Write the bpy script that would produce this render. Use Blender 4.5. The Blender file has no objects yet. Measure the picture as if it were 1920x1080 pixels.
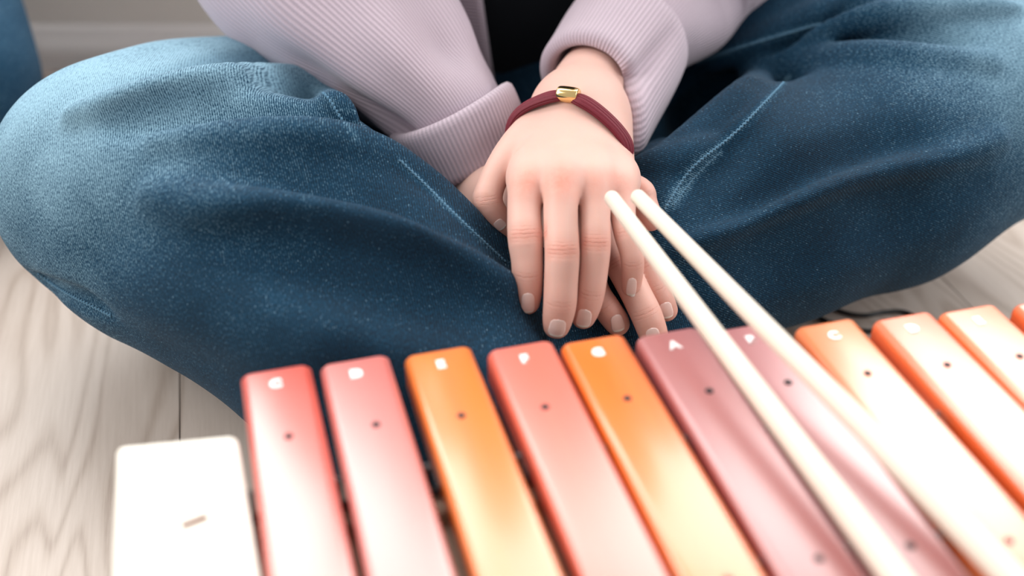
import bpy, math, random
import numpy as np
from mathutils import Vector, Matrix
from mathutils.bvhtree import BVHTree

random.seed(4)
scene = bpy.context.scene
COL = scene.collection

# ------------------------------------------------------------------ camera
FPX = 2133.0                      # focal length in pixels of the 1920 px wide frame (40 mm on 36 mm)
PITCH = math.radians(35.0)
CAM = np.array([0.0, 0.0, 0.50])
FWD = np.array([0.0, math.cos(PITCH), -math.sin(PITCH)])
UPV = np.array([0.0, math.sin(PITCH), math.cos(PITCH)])
RGT = np.array([1.0, 0.0, 0.0])
cam_data = bpy.data.cameras.new('camera')
cam = bpy.data.objects.new('camera', cam_data)
COL.objects.link(cam)
cam.location = CAM
cam.rotation_euler = (math.pi / 2 - PITCH, 0, 0)
cam_data.sensor_width = 36.0
cam_data.lens = 36.0 * FPX / 1920.0
cam_data.clip_start = 0.02
cam_data.dof.use_dof = True
cam_data.dof.focus_distance = 0.684
cam_data.dof.aperture_fstop = 2.7
scene.camera = cam

# ------------------------------------------------------------------ light
world = bpy.data.worlds.new('world')
scene.world = world
world.use_nodes = True
wbg = world.node_tree.nodes['Background']
wbg.inputs[0].default_value = (1.0, 0.985, 0.97, 1)
wbg.inputs[1].default_value = 0.54

def area_light(name, loc, target, sx, sy, energy, color=(1, 1, 1)):
    l = bpy.data.lights.new(name, 'AREA')
    l.shape = 'RECTANGLE'
    l.size = sx
    l.size_y = sy
    l.energy = energy
    l.color = color
    o = bpy.data.objects.new(name, l)
    COL.objects.link(o)
    o.location = loc
    d = Vector(target) - Vector(loc)
    o.rotation_euler = d.to_track_quat('-Z', 'Y').to_euler()
    return o

# daylight coming through the window opening in the wall behind the sitters
area_light('window_daylight', (-0.1, 1.34, 1.28), (-0.1, 0.0, 1.11), 2.9, 1.85, 96.0, (1.0, 0.985, 0.96))
# daylight from the tall window beside the room's left wall (outside the frame)
area_light('side_window_daylight', (-2.3, 0.3, 1.7), (0.0, 0.6, 0.1), 1.6, 1.8, 60.0, (1.0, 0.98, 0.95))
# added light with no window behind it, to brighten the floor at right
area_light('right_floor_fill', (2.3, 0.2, 1.5), (0.3, 0.6, 0.0), 1.6, 1.8, 34.0, (0.97, 0.985, 1.0))

vs = scene.view_settings
vs.view_transform = 'Standard'
vs.look = 'None'
vs.gamma = 1.0
vs.exposure = 0.0
vs.use_curve_mapping = False


# ------------------------------------------------------------------ helpers
def P(u, v, d):
    """world point seen at (u, v) of the 1920x1080 frame at optical depth d"""
    return CAM + d * (FWD + (u - 960.0) / FPX * RGT + (540.0 - v) / FPX * UPV)

def PZ(u, v, z):
    """world point on the horizontal plane at height z along the same ray"""
    r = FWD + (u - 960.0) / FPX * RGT + (540.0 - v) / FPX * UPV
    return CAM + r * ((z - CAM[2]) / r[2])

def rpx(px, d):
    return px * d / FPX

def norm(v):
    v = np.asarray(v, float)
    return v / max(np.linalg.norm(v), 1e-9)

def empty(name, loc=(0, 0, 0)):
    o = bpy.data.objects.new(name, None)
    o.empty_display_size = 0.05
    COL.objects.link(o)
    o.location = loc
    return o

def mesh_obj(name, verts, faces, mat=None, parent=None, smooth=True, uv=None, attrs=None):
    me = bpy.data.meshes.new(name)
    if isinstance(faces, np.ndarray) and faces.ndim == 2:
        nv, nf, k = len(verts), len(faces), faces.shape[1]
        me.vertices.add(nv)
        me.vertices.foreach_set('co', np.asarray(verts, np.float32).ravel())
        me.loops.add(nf * k)
        me.loops.foreach_set('vertex_index', faces.astype(np.int32).ravel())
        me.polygons.add(nf)
        me.polygons.foreach_set('loop_start', np.arange(0, nf * k, k, dtype=np.int32))
        me.polygons.foreach_set('loop_total', np.full(nf, k, dtype=np.int32))
        me.update(calc_edges=True)
        me.validate()
    else:
        me.from_pydata([tuple(map(float, v)) for v in verts], [], [tuple(map(int, f)) for f in faces])
        me.update()
    if smooth:
        me.polygons.foreach_set('use_smooth', np.ones(len(me.polygons), dtype=bool))
    if uv is not None:
        ul = me.uv_layers.new(name='UVMap')
        li = np.empty(len(me.loops), dtype=np.int32)
        me.loops.foreach_get('vertex_index', li)
        ul.data.foreach_set('uv', np.asarray(uv, np.float32)[li].ravel())
    if attrs:
        for k_, a in attrs.items():
            at = me.attributes.new(k_, 'FLOAT', 'POINT')
            at.data.foreach_set('value', np.asarray(a, np.float32))
    o = bpy.data.objects.new(name, me)
    COL.objects.link(o)
    if mat is not None:
        me.materials.append(mat)
    if parent is not None:
        o.parent = parent
        o.matrix_parent_inverse = Matrix.Translation(-Vector(parent.matrix_world.translation)) if parent.type == 'EMPTY' else Matrix.Identity(4)
    return o

def set_parent(o, parent):
    o.parent = parent

def tag(o, label=None, cat=None, group=None, kind=None):
    if label: o['label'] = label
    if cat: o['category'] = cat
    if group: o['group'] = group
    if kind: o['kind'] = kind
    return o

# -------- mesh pieces
def box_vf(x0, x1, y0, y1, z0, z1):
    v = [(x0, y0, z0), (x1, y0, z0), (x1, y1, z0), (x0, y1, z0), (x0, y0, z1), (x1, y0, z1), (x1, y1, z1), (x0, y1, z1)]
    f = [(0, 3, 2, 1), (4, 5, 6, 7), (0, 1, 5, 4), (1, 2, 6, 5), (2, 3, 7, 6), (3, 0, 4, 7)]
    return v, f

def join_vf(parts):
    V, F = [], []
    for v, f in parts:
        b = len(V)
        V += [tuple(p) for p in v]
        F += [tuple(i + b for i in q) for q in f]
    return V, F

def add_bevel(o, w, seg=3):
    m = o.modifiers.new('bevel', 'BEVEL')
    m.width = w
    m.segments = seg
    m.limit_method = 'ANGLE'
    m.angle_limit = math.radians(40)
    return o

def catmull(pts, n):
    """smooth resample of a list of vectors (any dimension) into n rows"""
    p = np.asarray(pts, float)
    m = len(p)
    ext = np.vstack([2 * p[0] - p[1], p, 2 * p[-1] - p[-2]])
    out = []
    for s in np.linspace(0, m - 1, n):
        i = min(int(s), m - 2)
        t = s - i
        a, b, c, d = ext[i], ext[i + 1], ext[i + 2], ext[i + 3]
        out.append(0.5 * ((2 * b) + (-a + c) * t + (2 * a - 5 * b + 4 * c - d) * t * t + (-a + 3 * b - 3 * c + d) * t ** 3))
    return np.array(out)

def frames(pts, up):
    pts = np.asarray(pts)
    T = np.gradient(pts, axis=0)
    T /= np.linalg.norm(T, axis=1)[:, None]
    N = np.zeros_like(T)
    n = np.asarray(up, float)
    for i, t in enumerate(T):
        n = n - t * np.dot(n, t)
        n = n / np.linalg.norm(n)
        N[i] = n
    B = np.cross(T, N)
    return T, N, B

def tube(pts, radii, nseg=16, up=(0, 0, 1), disp=None, caps=True, squash=1.0):
    """swept tube; angle 0 points to 'up'. returns verts, faces, uv(theta 0..1, length)"""
    pts = np.asarray(pts, float)
    radii = np.broadcast_to(np.asarray(radii, float), (len(pts),))
    T, N, B = frames(pts, up)
    L = np.concatenate([[0], np.cumsum(np.linalg.norm(np.diff(pts, axis=0), axis=1))])
    V, UV, F = [], [], []
    th = np.linspace(0, 2 * math.pi, nseg + 1)
    for i in range(len(pts)):
        r = radii[i] * np.ones(nseg + 1)
        if disp is not None:
            r = r + disp(i / (len(pts) - 1), th)
        ring = pts[i] + (np.cos(th) * r)[:, None] * N[i] * squash + (np.sin(th) * r)[:, None] * B[i]
        V.append(ring)
        UV.append(np.stack([th / (2 * math.pi), np.full(nseg + 1, L[i])], 1))
    n1 = nseg + 1
    for i in range(len(pts) - 1):
        for j in range(nseg):
            a = i * n1 + j
            F.append((a, a + 1, a + n1 + 1, a + n1))
    V = np.concatenate(V)
    UV = np.concatenate(UV)
    if caps:
        for e, fl in ((0, True), (len(pts) - 1, False)):
            V = np.vstack([V, pts[e]])
            UV = np.vstack([UV, [0.5, L[e]]])
            c = len(V) - 1
            for j in range(nseg):
                a = e * n1 + j
                F.append((c, a + 1, a) if fl else (c, a, a + 1))
    return V, F, UV

def rounded_ends(pts, radii, steps=5):
    """add hemispherical end rows to a polyline with radii"""
    pts = [np.asarray(p, float) for p in pts]
    radii = list(radii)
    t0 = norm(pts[0] - pts[1]); t1 = norm(pts[-1] - pts[-2])
    a = [(pts[0] + t0 * radii[0] * math.sin(x), max(radii[0] * math.cos(x), 1e-5)) for x in np.linspace(math.pi / 2, 0.25, steps)]
    b = [(pts[-1] + t1 * radii[-1] * math.sin(x), max(radii[-1] * math.cos(x), 1e-5)) for x in np.linspace(0.25, math.pi / 2, steps)]
    return np.array([p for p, _ in a] + pts + [p for p, _ in b]), np.array([r for _, r in a] + radii + [r for _, r in b])

# -------- signed distance modelling
def seg_dist(X, Y, Z, a, b, ra, rb, flat=None):
    a = np.asarray(a, np.float32); b = np.asarray(b, np.float32)
    ba = b - a
    ra, rb = np.float32(ra), np.float32(rb)
    L2 = np.float32(max(float(ba @ ba), 1e-12))
    px, py, pz = X - a[0], Y - a[1], Z - a[2]
    t = np.clip((px * ba[0] + py * ba[1] + pz * ba[2]) / L2, 0, 1)
    wx, wy, wz = px - t * ba[0], py - t * ba[1], pz - t * ba[2]
    d2 = wx * wx + wy * wy + wz * wz
    r = ra + (rb - ra) * t
    if flat is not None:
        n, s = flat
        wn = wx * n[0] + wy * n[1] + wz * n[2]
        d2 = d2 + wn * wn * (1.0 / s ** 2 - 1.0)
        return (np.sqrt(d2) - r) * (0.5 + 0.5 * s)
    return np.sqrt(d2) - r

def smin(a, b, k):
    if k <= 0: return np.minimum(a, b)
    h = np.maximum(k - np.abs(a - b), 0) / k
    return np.minimum(a, b) - h * h * k * 0.25

def smax(a, b, k):
    return -smin(-a, -b, k)

class Grid:
    def __init__(self, lo, hi, h):
        self.h = h
        self.lo = np.asarray(lo, float)
        self.n = np.ceil((np.asarray(hi, float) - self.lo) / h).astype(int) + 1
        self.ax = [(self.lo[i] + h * np.arange(self.n[i])).astype(np.float32) for i in range(3)]
        self.F = np.full(tuple(self.n), 0.06, np.float32)
    def block(self, lo, hi):
        s = []
        for i in range(3):
            a = int(max(0, math.floor((lo[i] - self.lo[i]) / self.h)))
            b = int(min(self.n[i], math.ceil((hi[i] - self.lo[i]) / self.h) + 1))
            s.append(slice(a, max(b, a)))
        X = self.ax[0][s[0]][:, None, None]; Y = self.ax[1][s[1]][None, :, None]; Z = self.ax[2][s[2]][None, None, :]
        return tuple(s), X, Y, Z
    def field(self, pts, rad, margin, kj=0.0, flat=None):
        """distance to a capsule chain inside its own box, each segment only near itself"""
        m = rad.max() + margin
        s, X, Y, Z = self.block(pts.min(0) - m, pts.max(0) + m)
        G = np.full((X.shape[0], Y.shape[1], Z.shape[2]), 0.06, np.float32)
        o = [q.start for q in s]
        for i in range(len(pts) - 1):
            mi = max(rad[i], rad[i + 1]) + margin + kj
            t, x, y, z = self.block(np.minimum(pts[i], pts[i + 1]) - mi, np.maximum(pts[i], pts[i + 1]) + mi)
            t = tuple(slice(max(q.start - o[j], 0), min(max(q.stop - o[j], 0), G.shape[j])) for j, q in enumerate(t))
            x, y, z = X[t[0]], Y[:, t[1]], Z[:, :, t[2]]
            if 0 in (x.size, y.size, z.size): continue
            d = seg_dist(x, y, z, pts[i], pts[i + 1], rad[i], rad[i + 1], flat)
            G[t] = smin(G[t], d, kj)
        return s, G
    def chain_only(self, pts, rad, margin):
        return self.field(pts, rad, margin)
    def chain(self, pts, rad, k=0.0, kj=0.0, margin=0.02, flat=None, sub=False, target=None):
        """capsule chain; kj smooths the chain's own joints; k blends into the field"""
        pts = np.asarray(pts, float); rad = np.asarray(rad, float)
        s, G = self.field(pts, rad, margin, kj, flat)
        T = self.F if target is None else target
        T[s] = smax(T[s], -G, k) if sub else smin(T[s], G, k)
        return s, G

def surface_net(F, lo, h):
    ins = F < 0
    nx, ny, nz = F.shape
    c = ins[:-1, :-1, :-1].astype(np.int8)
    tot = np.zeros((nx - 1, ny - 1, nz - 1), np.int8)
    for dx in (0, 1):
        for dy in (0, 1):
            for dz in (0, 1):
                tot += ins[dx:nx - 1 + dx, dy:ny - 1 + dy, dz:nz - 1 + dz]
    act = (tot > 0) & (tot < 8)
    I = np.argwhere(act)
    idx = np.full(act.shape, -1, np.int32)
    idx[act] = np.arange(len(I))
    corners = [(x, y, z) for x in (0, 1) for y in (0, 1) for z in (0, 1)]
    vals = {c_: F[I[:, 0] + c_[0], I[:, 1] + c_[1], I[:, 2] + c_[2]].astype(float) for c_ in corners}
    acc = np.zeros((len(I), 3)); cnt = np.zeros(len(I))
    for a in corners:
        for ax in range(3):
            if a[ax] == 0:
                b = list(a); b[ax] = 1; b = tuple(b)
                va, vb = vals[a], vals[b]
                m = (va < 0) != (vb < 0)
                t = np.where(m, va / np.where(m, va - vb, 1), 0)
                p = np.tile(np.array(a, float), (len(I), 1))
                p[:, ax] = t
                acc[m] += p[m]; cnt[m] += 1
    V = (I + acc / cnt[:, None]) * h + lo
    Q = []
    for ax in range(3):
        o1, o2 = [(1, 2), (2, 0), (0, 1)][ax]
        sl0 = [slice(None)] * 3; sl1 = [slice(None)] * 3
        sl0[ax] = slice(0, -1); sl1[ax] = slice(1, None)
        A, Bv = ins[tuple(sl0)], ins[tuple(sl1)]
        ch = A != Bv
        E = np.argwhere(ch)
        ok = (E[:, o1] > 0) & (E[:, o2] > 0) & (E[:, o1] < F.shape[o1] - 1) & (E[:, o2] < F.shape[o2] - 1)
        E = E[ok]
        fl = A[E[:, 0], E[:, 1], E[:, 2]]
        def cell(d1, d2):
            C = E.copy(); C[:, o1] += d1; C[:, o2] += d2
            return idx[C[:, 0], C[:, 1], C[:, 2]]
        q = np.stack([cell(-1, -1), cell(0, -1), cell(0, 0), cell(-1, 0)], 1)
        q[~fl] = q[~fl][:, ::-1]
        Q.append(q)
    Q = np.concatenate(Q)
    Q = Q[(Q >= 0).all(1)]
    return V, Q

def laplace(V, Q, it=2, lam=0.5):
    e = np.concatenate([Q[:, [0, 1]], Q[:, [1, 2]], Q[:, [2, 3]], Q[:, [3, 0]]])
    e = np.concatenate([e, e[:, ::-1]])
    deg = np.bincount(e[:, 0], minlength=len(V)).astype(float)
    deg[deg == 0] = 1
    for _ in range(it):
        S = np.stack([np.bincount(e[:, 0], V[e[:, 1], i], len(V)) for i in range(3)], 1) / deg[:, None]
        V = V + lam * (S - V)
    return V

def bvh_of(V, Q):
    return BVHTree.FromPolygons([tuple(v) for v in V], [tuple(int(i) for i in q) for q in Q])

def shoot(bvh, u, v):
    r = P(u, v, 1.0) - CAM
    hit = bvh.ray_cast(Vector(CAM), Vector(norm(r)))
    if hit[0] is None: return None, None
    return np.array(hit[0]), np.array(hit[1])


# ------------------------------------------------------------------ materials
def new_mat(name):
    m = bpy.data.materials.new(name)
    m.use_nodes = True
    nt = m.node_tree
    b = nt.nodes['Principled BSDF']
    return m, nt, b

def N(nt, t, **kw):
    n = nt.nodes.new(t)
    for k, v in kw.items():
        setattr(n, k, v)
    return n

def ramp(nt, stops):
    r = N(nt, 'ShaderNodeValToRGB')
    e = r.color_ramp.elements
    while len(e) < len(stops): e.new(0.5)
    for i, (p, c) in enumerate(stops):
        e[i].position = p
        e[i].color = (*c, 1) if len(c) == 3 else c
    return r

def math_node(nt, op, a=None, b=None, c=None):
    n = N(nt, 'ShaderNodeMath', operation=op)
    for i, x in enumerate((a, b, c)):
        if x is None: continue
        if hasattr(x, 'is_output'): nt.links.new(x, n.inputs[i])
        else: n.inputs[i].default_value = x
    return n.outputs[0]

def mix_col(nt, fac, a, b, blend='MIX'):
    n = N(nt, 'ShaderNodeMix', data_type='RGBA', blend_type=blend)
    for s, x in ((n.inputs[0], fac), (n.inputs[6], a), (n.inputs[7], b)):
        if hasattr(x, 'is_output'): nt.links.new(x, s)
        elif isinstance(x, (int, float)): s.default_value = x
        else: s.default_value = (*x, 1)
    return n.outputs[2]

def noise(nt, scale, detail=3, rough=0.5, vec=None, dist=0.0):
    n = N(nt, 'ShaderNodeTexNoise')
    n.inputs['Scale'].default_value = scale
    n.inputs['Detail'].default_value = detail
    n.inputs['Roughness'].default_value = rough
    n.inputs['Distortion'].default_value = dist
    if vec is not None: nt.links.new(vec, n.inputs['Vector'])
    return n.outputs[0]

def bump(nt, b, height, strength=0.5, dist=0.001):
    n = N(nt, 'ShaderNodeBump')
    n.inputs['Strength'].default_value = strength
    n.inputs['Distance'].default_value = dist
    nt.links.new(height, n.inputs['Height'])
    nt.links.new(n.outputs[0], b.inputs['Normal'])
    return n

def plain(name, col, rough=0.5, metal=0.0, spec=0.5, grain=0.06, scale=60):
    m, nt, b = new_mat(name)
    f = noise(nt, scale, 4, 0.6, N(nt, 'ShaderNodeTexCoord').outputs['Object'])
    c = mix_col(nt, f, tuple(x * (1 - grain) for x in col), tuple(min(1, x * (1 + grain)) for x in col))
    nt.links.new(c, b.inputs['Base Color'])
    b.inputs['Roughness'].default_value = rough
    b.inputs['Metallic'].default_value = metal
    b.inputs['Specular IOR Level'].default_value = spec
    return m

def denim_mat(name, dark, mid, light):
    m, nt, b = new_mat(name)
    tc = N(nt, 'ShaderNodeTexCoord').outputs['Object']
    tw = N(nt, 'ShaderNodeAttribute', attribute_name='twill').outputs['Fac']
    cr = N(nt, 'ShaderNodeAttribute', attribute_name='cross').outputs['Fac']
    fade_and_light = N(nt, 'ShaderNodeAttribute', attribute_name='fade_and_light').outputs['Fac']
    comb = N(nt, 'ShaderNodeCombineXYZ')
    nt.links.new(math_node(nt, 'MULTIPLY', tw, 1250.0), comb.inputs[0])
    nt.links.new(math_node(nt, 'MULTIPLY', cr, 620.0), comb.inputs[1])
    fl = noise(nt, 1.0, 2, 0.6, comb.outputs[0])             # woven flecks, long along the twill
    wob = math_node(nt, 'MULTIPLY', math_node(nt, 'SUBTRACT', noise(nt, 60, 2, 0.5, tc), 0.5), 1.6)
    ph = math_node(nt, 'ADD', math_node(nt, 'MULTIPLY', tw, 2 * math.pi / 0.00130), wob)
    sine = math_node(nt, 'MULTIPLY_ADD', math_node(nt, 'SINE', ph), 0.5, 0.5)
    blot = noise(nt, 26, 4, 0.65, tc)
    big = noise(nt, 7, 3, 0.55, tc)
    w = math_node(nt, 'ADD', math_node(nt, 'MULTIPLY', sine, 0.26), math_node(nt, 'MULTIPLY', math_node(nt, 'SUBTRACT', fl, 0.5), 1.1))
    w = math_node(nt, 'ADD', w, math_node(nt, 'MULTIPLY', math_node(nt, 'SUBTRACT', blot, 0.5), 0.38))
    w = math_node(nt, 'ADD', w, math_node(nt, 'MULTIPLY', math_node(nt, 'SUBTRACT', big, 0.5), 0.35))
    comb2 = N(nt, 'ShaderNodeCombineXYZ')
    nt.links.new(math_node(nt, 'MULTIPLY', tw, 1900.0), comb2.inputs[0])
    nt.links.new(math_node(nt, 'MULTIPLY', cr, 1000.0), comb2.inputs[1])
    comb2.inputs[2].default_value = 7.3
    spk = math_node(nt, 'MAXIMUM', math_node(nt, 'SUBTRACT', noise(nt, 1.0, 1, 0.5, comb2.outputs[0]), 0.63), 0.0)
    w = math_node(nt, 'ADD', w, math_node(nt, 'MULTIPLY', spk, 2.6))       # white weft threads showing through
    w = math_node(nt, 'ADD', w, math_node(nt, 'MULTIPLY_ADD', fade_and_light, 0.60, 0.07))
    r = ramp(nt, [(0.0, dark), (0.45, mid), (1.0, light)])
    nt.links.new(w, r.inputs[0])
    nt.links.new(r.outputs[0], b.inputs['Base Color'])
    b.inputs['Roughness'].default_value = 0.85
    b.inputs['Specular IOR Level'].default_value = 0.25
    b.inputs['Sheen Weight'].default_value = 0.04
    b.inputs['Sheen Roughness'].default_value = 0.5
    b.inputs['Sheen Tint'].default_value = (0.6, 0.8, 1, 1)
    hgt = math_node(nt, 'ADD', math_node(nt, 'MULTIPLY', sine, 0.5), math_node(nt, 'MULTIPLY', fl, 0.7))
    hgt = math_node(nt, 'ADD', hgt, math_node(nt, 'MULTIPLY', blot, 1.2))
    bump(nt, b, hgt, 0.40, 0.0007)
    return m

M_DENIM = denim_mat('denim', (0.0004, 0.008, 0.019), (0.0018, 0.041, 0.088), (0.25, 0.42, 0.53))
M_DENIM2 = denim_mat('denim_light', (0.004, 0.02, 0.045), (0.012, 0.08, 0.16), (0.2, 0.36, 0.5))
M_SEAM = plain('denim_seam', (0.10, 0.21, 0.31), 0.9, 0, 0.2, 0.6, 900)

def knit_mat(name, col, ribs):
    m, nt, b = new_mat(name)
    uv = N(nt, 'ShaderNodeUVMap', uv_map='UVMap').outputs[0]
    sp = N(nt, 'ShaderNodeSeparateXYZ'); nt.links.new(uv, sp.inputs[0])
    s = math_node(nt, 'MULTIPLY_ADD', math_node(nt, 'SINE', math_node(nt, 'MULTIPLY', sp.outputs[0], 2 * math.pi * ribs)), 0.5, 0.5)
    s2 = math_node(nt, 'MULTIPLY_ADD', math_node(nt, 'SINE', math_node(nt, 'MULTIPLY', sp.outputs[1], 2 * math.pi / 0.0016)), 0.5, 0.5)
    fz = noise(nt, 700, 3, 0.7, N(nt, 'ShaderNodeTexCoord').outputs['Object'])
    c = mix_col(nt, math_node(nt, 'POWER', s, 0.7), tuple(x * 0.72 for x in col), col)
    c = mix_col(nt, math_node(nt, 'MULTIPLY', fz, 0.35), c, tuple(min(1, x * 1.15) for x in col))
    nt.links.new(c, b.inputs['Base Color'])
    b.inputs['Roughness'].default_value = 0.95
    b.inputs['Specular IOR Level'].default_value = 0.15
    b.inputs['Sheen Weight'].default_value = 0.25
    b.inputs['Sheen Roughness'].default_value = 0.6
    h = math_node(nt, 'ADD', s, math_node(nt, 'MULTIPLY', s2, 0.12))
    h = math_node(nt, 'ADD', h, math_node(nt, 'MULTIPLY', fz, 0.35))
    bump(nt, b, h, 0.5, 0.0010)
    return m

LILAC = (0.545, 0.445, 0.515)
M_KNIT_SLEEVE = knit_mat('lilac_knit_sleeve', LILAC, 110)
M_KNIT_CUFF = knit_mat('lilac_knit_cuff', LILAC, 92)
M_KNIT_BODY = knit_mat('lilac_knit_body', LILAC, 300)
M_KNIT_PLACKET = knit_mat('lilac_knit_placket', (0.50, 0.40, 0.46), 60)
M_BLACK = plain('black_jersey', (0.008, 0.010, 0.013), 0.9, 0, 0.2)

def skin_mat():
    m, nt, b = new_mat('skin')
    tc = N(nt, 'ShaderNodeTexCoord').outputs['Object']
    red = N(nt, 'ShaderNodeAttribute', attribute_name='red').outputs['Fac']
    win = N(nt, 'ShaderNodeAttribute', attribute_name='win').outputs['Fac']
    fs = N(nt, 'ShaderNodeAttribute', attribute_name='fs').outputs['Fac']
    fw = N(nt, 'ShaderNodeAttribute', attribute_name='fw').outputs['Fac']
    big = noise(nt, 70, 3, 0.6, tc)
    c = mix_col(nt, math_node(nt, 'MULTIPLY', big, 0.6), (0.70, 0.45, 0.385), (0.70, 0.405, 0.335))
    rr = math_node(nt, 'MULTIPLY', red, math_node(nt, 'MULTIPLY_ADD', noise(nt, 260, 4, 0.7, tc), 0.9, 0.25))
    c = mix_col(nt, rr, c, (0.68, 0.23, 0.16))
    # knuckle creases: curved lines across the finger
    bend = math_node(nt, 'MULTIPLY', math_node(nt, 'MULTIPLY', fw, fw), 0.0022)
    wob = math_node(nt, 'MULTIPLY', math_node(nt, 'SUBTRACT', noise(nt, 420, 2, 0.5, tc), 0.5), 0.0016)
    s = math_node(nt, 'ADD', math_node(nt, 'ADD', fs, bend), wob)
    sn = math_node(nt, 'SINE', math_node(nt, 'MULTIPLY', s, 2 * math.pi / 0.0023))
    line = math_node(nt, 'POWER', math_node(nt, 'MULTIPLY_ADD', sn, 0.5, 0.5), 7.0)
    line = math_node(nt, 'MULTIPLY', math_node(nt, 'MULTIPLY', line, win), math_node(nt, 'MULTIPLY_ADD', noise(nt, 330, 2, 0.6, tc), 2.6, -0.6))
    c = mix_col(nt, math_node(nt, 'MULTIPLY', line, 0.42), c, (0.50, 0.16, 0.11))
    nt.links.new(c, b.inputs['Base Color'])
    b.inputs['Roughness'].default_value = 0.48
    b.inputs['Specular IOR Level'].default_value = 0.35
    b.inputs['Subsurface Weight'].default_value = 0.18
    b.inputs['Subsurface Radius'].default_value = (0.006, 0.002, 0.001)
    b.inputs['Subsurface Scale'].default_value = 0.6
    h = math_node(nt, 'SUBTRACT', math_node(nt, 'MULTIPLY', noise(nt, 1100, 3, 0.6, tc), 0.22), line)
    bump(nt, b, h, 0.45, 0.0006)
    return m
M_SKIN = skin_mat()

def nail_mat():
    m, nt, b = new_mat('fingernail')
    uv = N(nt, 'ShaderNodeUVMap', uv_map='UVMap').outputs[0]
    sp = N(nt, 'ShaderNodeSeparateXYZ'); nt.links.new(uv, sp.inputs[0])
    r = ramp(nt, [(0.0, (0.90, 0.74, 0.70)), (0.15, (0.87, 0.65, 0.60)), (0.82, (0.86, 0.62, 0.57)), (0.89, (0.95, 0.90, 0.84)), (1.0, (0.95, 0.90, 0.84))])
    nt.links.new(sp.outputs[1], r.inputs[0])
    nt.links.new(r.outputs[0], b.inputs['Base Color'])
    b.inputs['Roughness'].default_value = 0.22
    b.inputs['Coat Weight'].default_value = 0.3
    return m
M_NAIL = nail_mat()

def bar_mat(name, base, alt, rough, ior=1.9):
    m, nt, b = new_mat(name)
    tc = N(nt, 'ShaderNodeTexCoord')
    mp = N(nt, 'ShaderNodeMapping'); nt.links.new(tc.outputs['Object'], mp.inputs[0])
    mp.inputs['Scale'].default_value = (1.0, 0.09, 1.0)
    rnd = N(nt, 'ShaderNodeObjectInfo').outputs['Random']
    ofs = N(nt, 'ShaderNodeCombineXYZ'); nt.links.new(math_node(nt, 'MULTIPLY', rnd, 40.0), ofs.inputs[0])
    nt.links.new(ofs.outputs[0], mp.inputs['Location'])
    g = noise(nt, 190, 5, 0.6, mp.outputs[0], 0.6)
    g2 = noise(nt, 26, 3, 0.6, mp.outputs[0], 1.0)
    c = mix_col(nt, g2, base, alt)
    c = mix_col(nt, math_node(nt, 'MULTIPLY', g, 0.35), c, tuple(x * 0.55 for x in base))
    nt.links.new(c, b.inputs['Base Color'])
    b.inputs['Roughness'].default_value = rough + 0.15
    b.inputs['Specular IOR Level'].default_value = 0.8
    b.inputs['Coat Weight'].default_value = 1.0
    b.inputs['Coat Roughness'].default_value = rough
    b.inputs['Coat IOR'].default_value = ior
    bump(nt, b, g, 0.08, 0.0004)
    return m

def natural_wood(name, c0, c1, rough=0.5):
    m, nt, b = new_mat(name)
    tc = N(nt, 'ShaderNodeTexCoord')
    mp = N(nt, 'ShaderNodeMapping'); nt.links.new(tc.outputs['Object'], mp.inputs[0])
    mp.inputs['Scale'].default_value = (1.0, 0.08, 1.0)
    g = noise(nt, 120, 5, 0.6, mp.outputs[0], 0.8)
    nt.links.new(mix_col(nt, g, c0, c1), b.inputs['Base Color'])
    b.inputs['Roughness'].default_value = rough
    bump(nt, b, g, 0.06, 0.0004)
    return m
M_BEECH = natural_wood('pale_beech', (0.82, 0.77, 0.68), (0.86, 0.82, 0.75), 0.4)
M_STICK = natural_wood('birch_dowel', (0.70, 0.63, 0.53), (0.74, 0.67, 0.58), 0.5)
M_BOX = natural_wood('brown_wood_box', (0.52, 0.36, 0.25), (0.60, 0.43, 0.31), 0.55)
M_RUBBER = plain('black_rubber', (0.02, 0.02, 0.022), 0.45)
M_WHITEPRINT = plain('white_print', (0.92, 0.90, 0.90), 0.4, 0, 0.5, 0.01)
M_SCREW = plain('dark_screw', (0.05, 0.045, 0.05), 0.4, 0.8)
M_SLOT = plain('brown_slot', (0.16, 0.05, 0.02), 0.9, 0, 0.05)
M_MAROON = plain('maroon_cord', (0.16, 0.012, 0.026), 0.65, 0, 0.4, 0.35, 900)
M_GOLD = plain('gold_bead', (0.95, 0.68, 0.30), 0.16, 1.0)
M_CABLE = plain('black_cable', (0.012, 0.014, 0.016), 0.35)
M_HEAD = plain('mallet_felt', (0.75, 0.72, 0.66), 0.95)

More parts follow.
